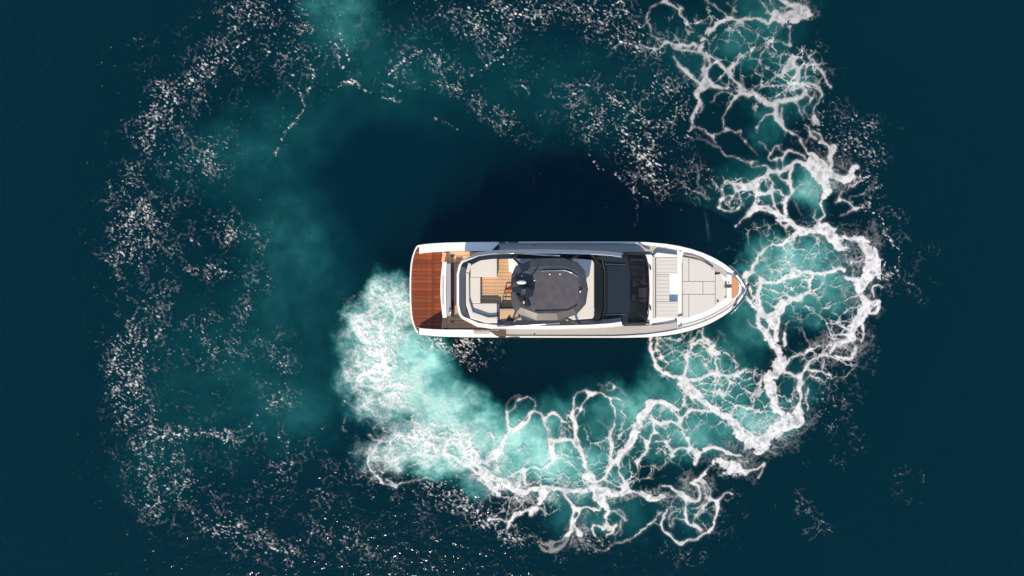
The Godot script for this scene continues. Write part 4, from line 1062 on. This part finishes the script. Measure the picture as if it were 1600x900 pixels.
func make_hardtop(y: Node3D) -> void:
	var o := pv([797, 452, 799.5, 429, 806, 415.5, 838, 403.4, 880, 402.6, 902, 409.5, 914, 424, 919, 452, 915.5, 475, 901, 491.5, 872, 501, 838, 501.6, 806, 489.5, 799.5, 475])
	var ridge := pv([806, 452, 808.5, 432, 814, 423.5, 840, 415.5, 878, 415, 896, 420.5, 905, 430, 908.5, 452, 906, 470, 895, 481.5, 869, 489.6, 840, 490, 813, 480.5, 808, 470])
	var st := new_st()
	st.set_smooth_group(-1)
	var under := inset(o, 1.5)
	ring(st, under, 5.46, o, 5.54)
	ring(st, o, 5.54, inset(o, 1.0), 5.585)
	ring(st, inset(o, 1.0), 5.585, ridge, 5.72)
	cap(st, ridge, 5.72)
	cap(st, under, 5.46)
	var ht := build(st, "hardtop", M.anthracite, y)
	var p := pv([826, 424, 834, 421.5, 882, 421.5, 893, 424.5, 902, 431, 905, 442, 905.5, 465, 902, 474, 892, 482, 884, 485.6, 842, 486.6, 830, 483, 826, 477, 824, 462, 825, 440])
	slab_part("roof_panel", p, 5.715, 5.75, M.anthracite_panel, ht, 0.8)
	tube_part("grab_rail", [846, 423.4, 5.79, 882, 422.6, 5.79, 892, 425.4, 5.79, 903, 432.6, 5.76], 0.022, M.steel, ht)
	tube_part("grab_rail", [836, 486.4, 5.79, 886, 485.4, 5.79, 894, 481.6, 5.79, 902, 476, 5.76], 0.022, M.dark_steel, ht)
	for e in [[859, 428.5], [875, 428.3], [835, 438.2], [815.5, 431.5]]:
		st = new_st()
		dome(st, P(e[0], e[1], 5.76), 0.035, 0.05, 0.035)
		build(st, "navigation_light", M.white_plastic, ht)
	st = new_st()
	dome(st, P(906.5, 455.5, 5.78), 0.075, 0.12, 0.075)
	build(st, "horn", M.steel, ht)
	# legs of the hardtop
	for side in [-1.0, 1.0]:
		for e in [[812, 40.0, 52.0, 800], [884, 44.0, 54.0, 905]]:
			tube_part("support", [e[0], 452.5 + side * e[1], 5.40, e[3], 452.5 + side * e[2], 4.12], 0.055, M.anthracite, ht)
		tube_part("hand_rail", [776, 452.5 + side * 57.0, 4.24, 815, 452.5 + side * 56.5, 4.4, 850, 452.5 + side * 54.0, 4.6, 875, 452.5 + side * 53.0, 4.62], 0.03, M.steel, ht)
	# radar mast
	var mast := slab_part("mast", pv([811, 441, 827, 444, 834, 452, 833, 462, 826, 466, 812, 461]), 5.60, 6.15, M.navy, y, 1.6)
	slab_part("mast_arm", pv([800, 449.5, 815, 446.5, 830, 449, 830, 456, 815, 458, 800, 456.5]), 6.12, 6.32, M.navy, mast, 1.0)
	slab_part("mast_foot", pv([806, 460, 824, 464, 829, 478, 822, 480, 812, 470]), 5.62, 5.86, M.navy, mast, 1.0)
	st = new_st()
	dome(st, P(814.8, 441.2, 6.42), 0.205, 0.12, 0.085)
	build(st, "radome", M.white_plastic, mast)
	slab_part("instrument_box", rect(814.5, 451, 822, 459.5), 6.30, 6.40, M.anthracite, mast, 0.6)
	tube_part("antenna", [826, 430, 5.7, 831, 442, 6.2, 836, 442, 6.5], 0.03, M.rubber, mast)
	tube_part("antenna", [807, 432, 5.66, 814, 440, 6.2], 0.035, M.navy, mast)
	tube_part("antenna", [819, 474, 5.7, 818, 472, 6.6], 0.02, M.white_plastic, mast)
	slab_part("searchlight", ellipse(818.5, 472, 1.8, 3.0, 12), 5.84, 6.02, M.bow_pad, mast, 0.6)
	# small flag on its staff
	var staff := tube_part("flag_staff", [806, 453, 6.2, 790, 452, 6.05], 0.018, M.steel, mast)
	for k in 2:
		st = new_st()
		for i in 4:
			for j in 3:
				var q := []
				for e in [[i, j], [i + 1, j], [i + 1, j + 1], [i, j + 1]]:
					var s: float = e[0] / 4.0
					var t: float = e[1] / 3.0
					var base := P(lerpf(790.6, 799.4, s), (447.8 if k == 0 else 452.0) + t * 4.0 + 1.2 * sin(s * 6.0 + k), 6.0)
					base.y = 6.0 + 0.10 * sin(s * 7.0 + t * 3.0 + k) - t * 0.05
					q.append(base)
				quad(st, q[0], q[1], q[2], q[3])
		build(st, "flag", M.flag_red if k == 0 else M.flag_orange, mast)

func make_bow(y: Node3D) -> void:
	# moulded foredeck
	var half := [1008, 398.5, 1030, 398.8, 1060, 399.8, 1080, 404.5, 1100, 413, 1116, 422.5, 1130, 432.5, 1140, 441.5, 1145, 452.5]
	var fd := slab_part("foredeck", mirrored(half), 1.6, 2.16, M.gelcoat, y, 0.8, true)
	# coaming between foredeck and side deck, then the walkway inside the rail
	for side in [-1.0, 1.0]:
		var st := new_st()
		st.set_smooth_group(-1)
		var wi := func(u): return 9.0 if side < 0 else 7.2
		var us := u_range(1067, 1136, 5)
		var h := func(u): return along(RAIL_H, u) - 0.02
		if side < 0:
			band(st, us, side, wi, h, func(u): return lerpf(17.0, 20.0, clampf((u - 1067) / 60.0, 0, 1)), h)
			build(st, "walkway", M.deck, y)
		else:
			band(st, u_range(1058, 1150, 5), side, wi, h, func(u): return 12.0, h)
			build(st, "walkway", M.cushion, y)
		st = new_st()
		st.set_smooth_group(-1)
		band(st, u_range(1058, 1150, 5), side, func(u): return 6.0, func(u): return along(RAIL_H, u) - 0.05, func(u): return 26.0, func(u): return along(RAIL_H, u) - 0.07)
		build(st, "inner_deck", M.gelcoat, y)
		for u in [1058.5, 1096.0]:
			var p := sheer_point(u, side, 9.0 if side < 0 else 9.5, 2.3)
			tube_part("hand_hold", [p.x, p.y, 2.3, p.x + 7.0, p.y - side * 3.0, 2.44], 0.03, M.steel if side > 0 else M.gelcoat, y)
	# cowl ahead of the windscreen
	slab_part("cowl", pv([1009, 397.5, 1018, 397.5, 1020.5, 402, 1020.5, 502, 1018, 507, 1009, 507, 1013.5, 492, 1015, 452, 1013.5, 412]), 2.0, 2.42, M.gelcoat, y, 0.8, true)
	slab_part("sofa_coaming", pv([1021, 399.5, 1027, 394.6, 1058, 398.2, 1058, 401.8, 1021, 401.8]), 2.0, 2.56, M.gelcoat, y, 0.5, true)
	# sofa facing forward
	var sofa := Node3D.new()
	sofa.name = "bow_sofa"
	y.add_child(sofa)
	slab_part("backrest", rect(1020.8, 401, 1023.6, 498), 2.1, 2.62, M.cushion_bow, sofa, 0.8, true)
	slab_part("seat_cushion", rect(1025.2, 402.5, 1058.5, 428.2), 2.14, 2.52, M.cushion_bow, sofa, 0.8, true)
	slab_part("seat_cushion", rect(1025.2, 428.6, 1046, 470.6), 2.14, 2.515, M.cushion_bow, sofa, 0.8, true)
	slab_part("seat_cushion", rect(1025.2, 471, 1059.2, 497), 2.14, 2.52, M.cushion_bow, sofa, 0.8, true)
	for v in range(408, 497, 6):
		var far := 1045.4 if v > 429 and v < 470 else 1057.8
		tube_part("stitching", [1026, v, 2.521, far, v, 2.521], 0.006, M.stitch, sofa)
	# sun pad
	var pad := Node3D.new()
	pad.name = "sun_pad"
	y.add_child(pad)
	for q in [[1067, 401, 1076, 402.5, 1076, 439, 1067, 439], [1076.6, 402.8, 1094, 406.6, 1108, 413.5, 1117.4, 421, 1117.4, 439, 1076.6, 439], [1067, 439.6, 1098, 439.6, 1098, 459.2, 1067, 459.2], [1098.6, 439.6, 1117.4, 439.6, 1117.4, 459.2, 1098.6, 459.2], [1067, 459.8, 1076, 459.8, 1076, 496.5, 1067, 497.5], [1076.6, 459.8, 1117.4, 459.8, 1117.4, 479.5, 1100, 488.5, 1076.6, 496.2], [1118, 427, 1126.5, 430.5, 1133, 438.5, 1134, 447, 1134, 460, 1131, 468.5, 1118, 478.5]]:
		slab_part("pad_cushion", pv(q), 2.15, 2.46, M.cushion_bow, pad, 0.7, true)
	tube_part("pad_rail", [1069, 400.6, 2.52, 1084, 402.4, 2.54, 1100, 408.2, 2.54, 1114, 417.4, 2.52], 0.03, M.dark_steel, pad)
	for e in [[1117, 427.8, 1125, 427], [1120.5, 471, 1122.5, 470.4], [1054, 400.4, 1056, 400.2], [1055, 498.4, 1056.6, 498.3]]:
		tube_part("cup_holder", [e[0], e[1], 2.5, e[2], e[3], 2.5], 0.04, M.rubber, pad)
	# anchor locker lid, windlass, cleats, anchor
	var lid := pv([1143.5, 432.5, 1147, 432.5, 1151.5, 437, 1154.6, 444, 1155, 452, 1153.4, 459, 1149, 464.5, 1145, 466.5, 1143.5, 466])
	slab_part("anchor_locker_lid", lid, 2.1, 2.70, M.bow_pad, y, 0.6, true)
	slab_part("bow_plate", pv([1136, 428, 1144, 430, 1152, 436, 1158, 446, 1159, 452, 1157, 458, 1150, 466, 1143, 470, 1136, 474]), 1.9, 2.64, M.gelcoat, y, 0.6)
	slab_part("windlass", rect(1134.2, 446.2, 1143, 449.6), 2.4, 2.74, M.dark_steel, y, 0.7)
	tube_part("windlass_button", [1137.6, 441.6, 2.66, 1138.8, 441.6, 2.66], 0.03, M.dark_steel, y)
	for side in [-1.0, 1.0]:
		tube_part("bow_cleat", [1146, 452.5 + side * 26.5, 2.6, 1150.5, 452.5 + side * 22.0, 2.62], 0.04, M.dark_steel, y)
	tube_part("pulpit_rail", [1140, 414.5, 2.72, 1148, 421, 2.95, 1157, 431, 3.0, 1164, 440.5, 3.0, 1168, 449, 3.0], 0.02, M.steel, y)
	tube_part("pulpit_rail", [1142, 491, 2.72, 1150, 483.5, 2.95, 1158, 475, 3.0, 1164, 468, 3.0, 1168, 457, 3.0], 0.02, M.steel, y)
	for e in [[1148, 421.5, 2.95], [1160, 435, 3.0], [1152, 482, 2.95], [1163, 469, 3.0]]:
		tube_part("rail_post", [e[0], e[1], e[2], e[0] - 2.0, e[1] + (3.0 if e[1] < 452 else -3.0), 2.4], 0.022, M.steel, y)
	slab_part("anchor_roller", rect(1157, 449, 1167, 455), 2.3, 2.56, M.steel, y, 0.5)
	var an := slab_part("anchor", pv([1163, 450, 1170, 444, 1173.5, 442.5, 1171, 447, 1168.5, 452, 1170.5, 457, 1167, 455, 1163, 454]), 2.05, 2.36, M.dark_steel, y, 0.6)

func _ready() -> void:
	rng.seed = 7
	var cam := Camera3D.new()
	cam.name = "camera"
	cam.fov = rad_to_deg(2.0 * atan(14.4 / 40.0))
	cam.near = 0.5
	cam.far = 400.0
	add_child(cam)
	cam.position = Vector3(0, CAM_H, 0)
	cam.rotation_degrees = Vector3(-90, 0, 0)
	cam.current = true
	var env := Environment.new()
	env.background_mode = Environment.BG_SKY
	var sky := Sky.new()
	var air := ProceduralSkyMaterial.new()
	air.sky_top_color = Color(0.32, 0.48, 0.68)
	air.sky_horizon_color = Color(0.88, 0.90, 0.90)
	air.sky_curve = 0.32
	air.sky_energy_multiplier = 1.1
	air.ground_bottom_color = Color(0.02, 0.10, 0.13)
	air.ground_horizon_color = Color(0.3, 0.42, 0.5)
	sky.sky_material = air
	env.sky = sky
	env.tonemap_mode = Environment.TONE_MAPPER_LINEAR
	env.tonemap_exposure = 1.14
	env.sdfgi_enabled = true
	env.ssao_enabled = true
	env.ssil_enabled = true
	env.volumetric_fog_enabled = true
	env.volumetric_fog_density = 0.0
	var we := WorldEnvironment.new()
	we.name = "daylight"
	we.environment = env
	add_child(we)
	var sun := DirectionalLight3D.new()
	sun.name = "sun"
	sun.light_energy = 1.42
	sun.light_color = Color(1.0, 0.925, 0.82)
	sun.light_angular_distance = 0.5
	sun.shadow_enabled = true
	add_child(sun)
	sun.look_at_from_position(Vector3.ZERO, Vector3(0.22, -1.05, -1.0), Vector3.UP)
	make_materials()
	make_sea()
	make_yacht()
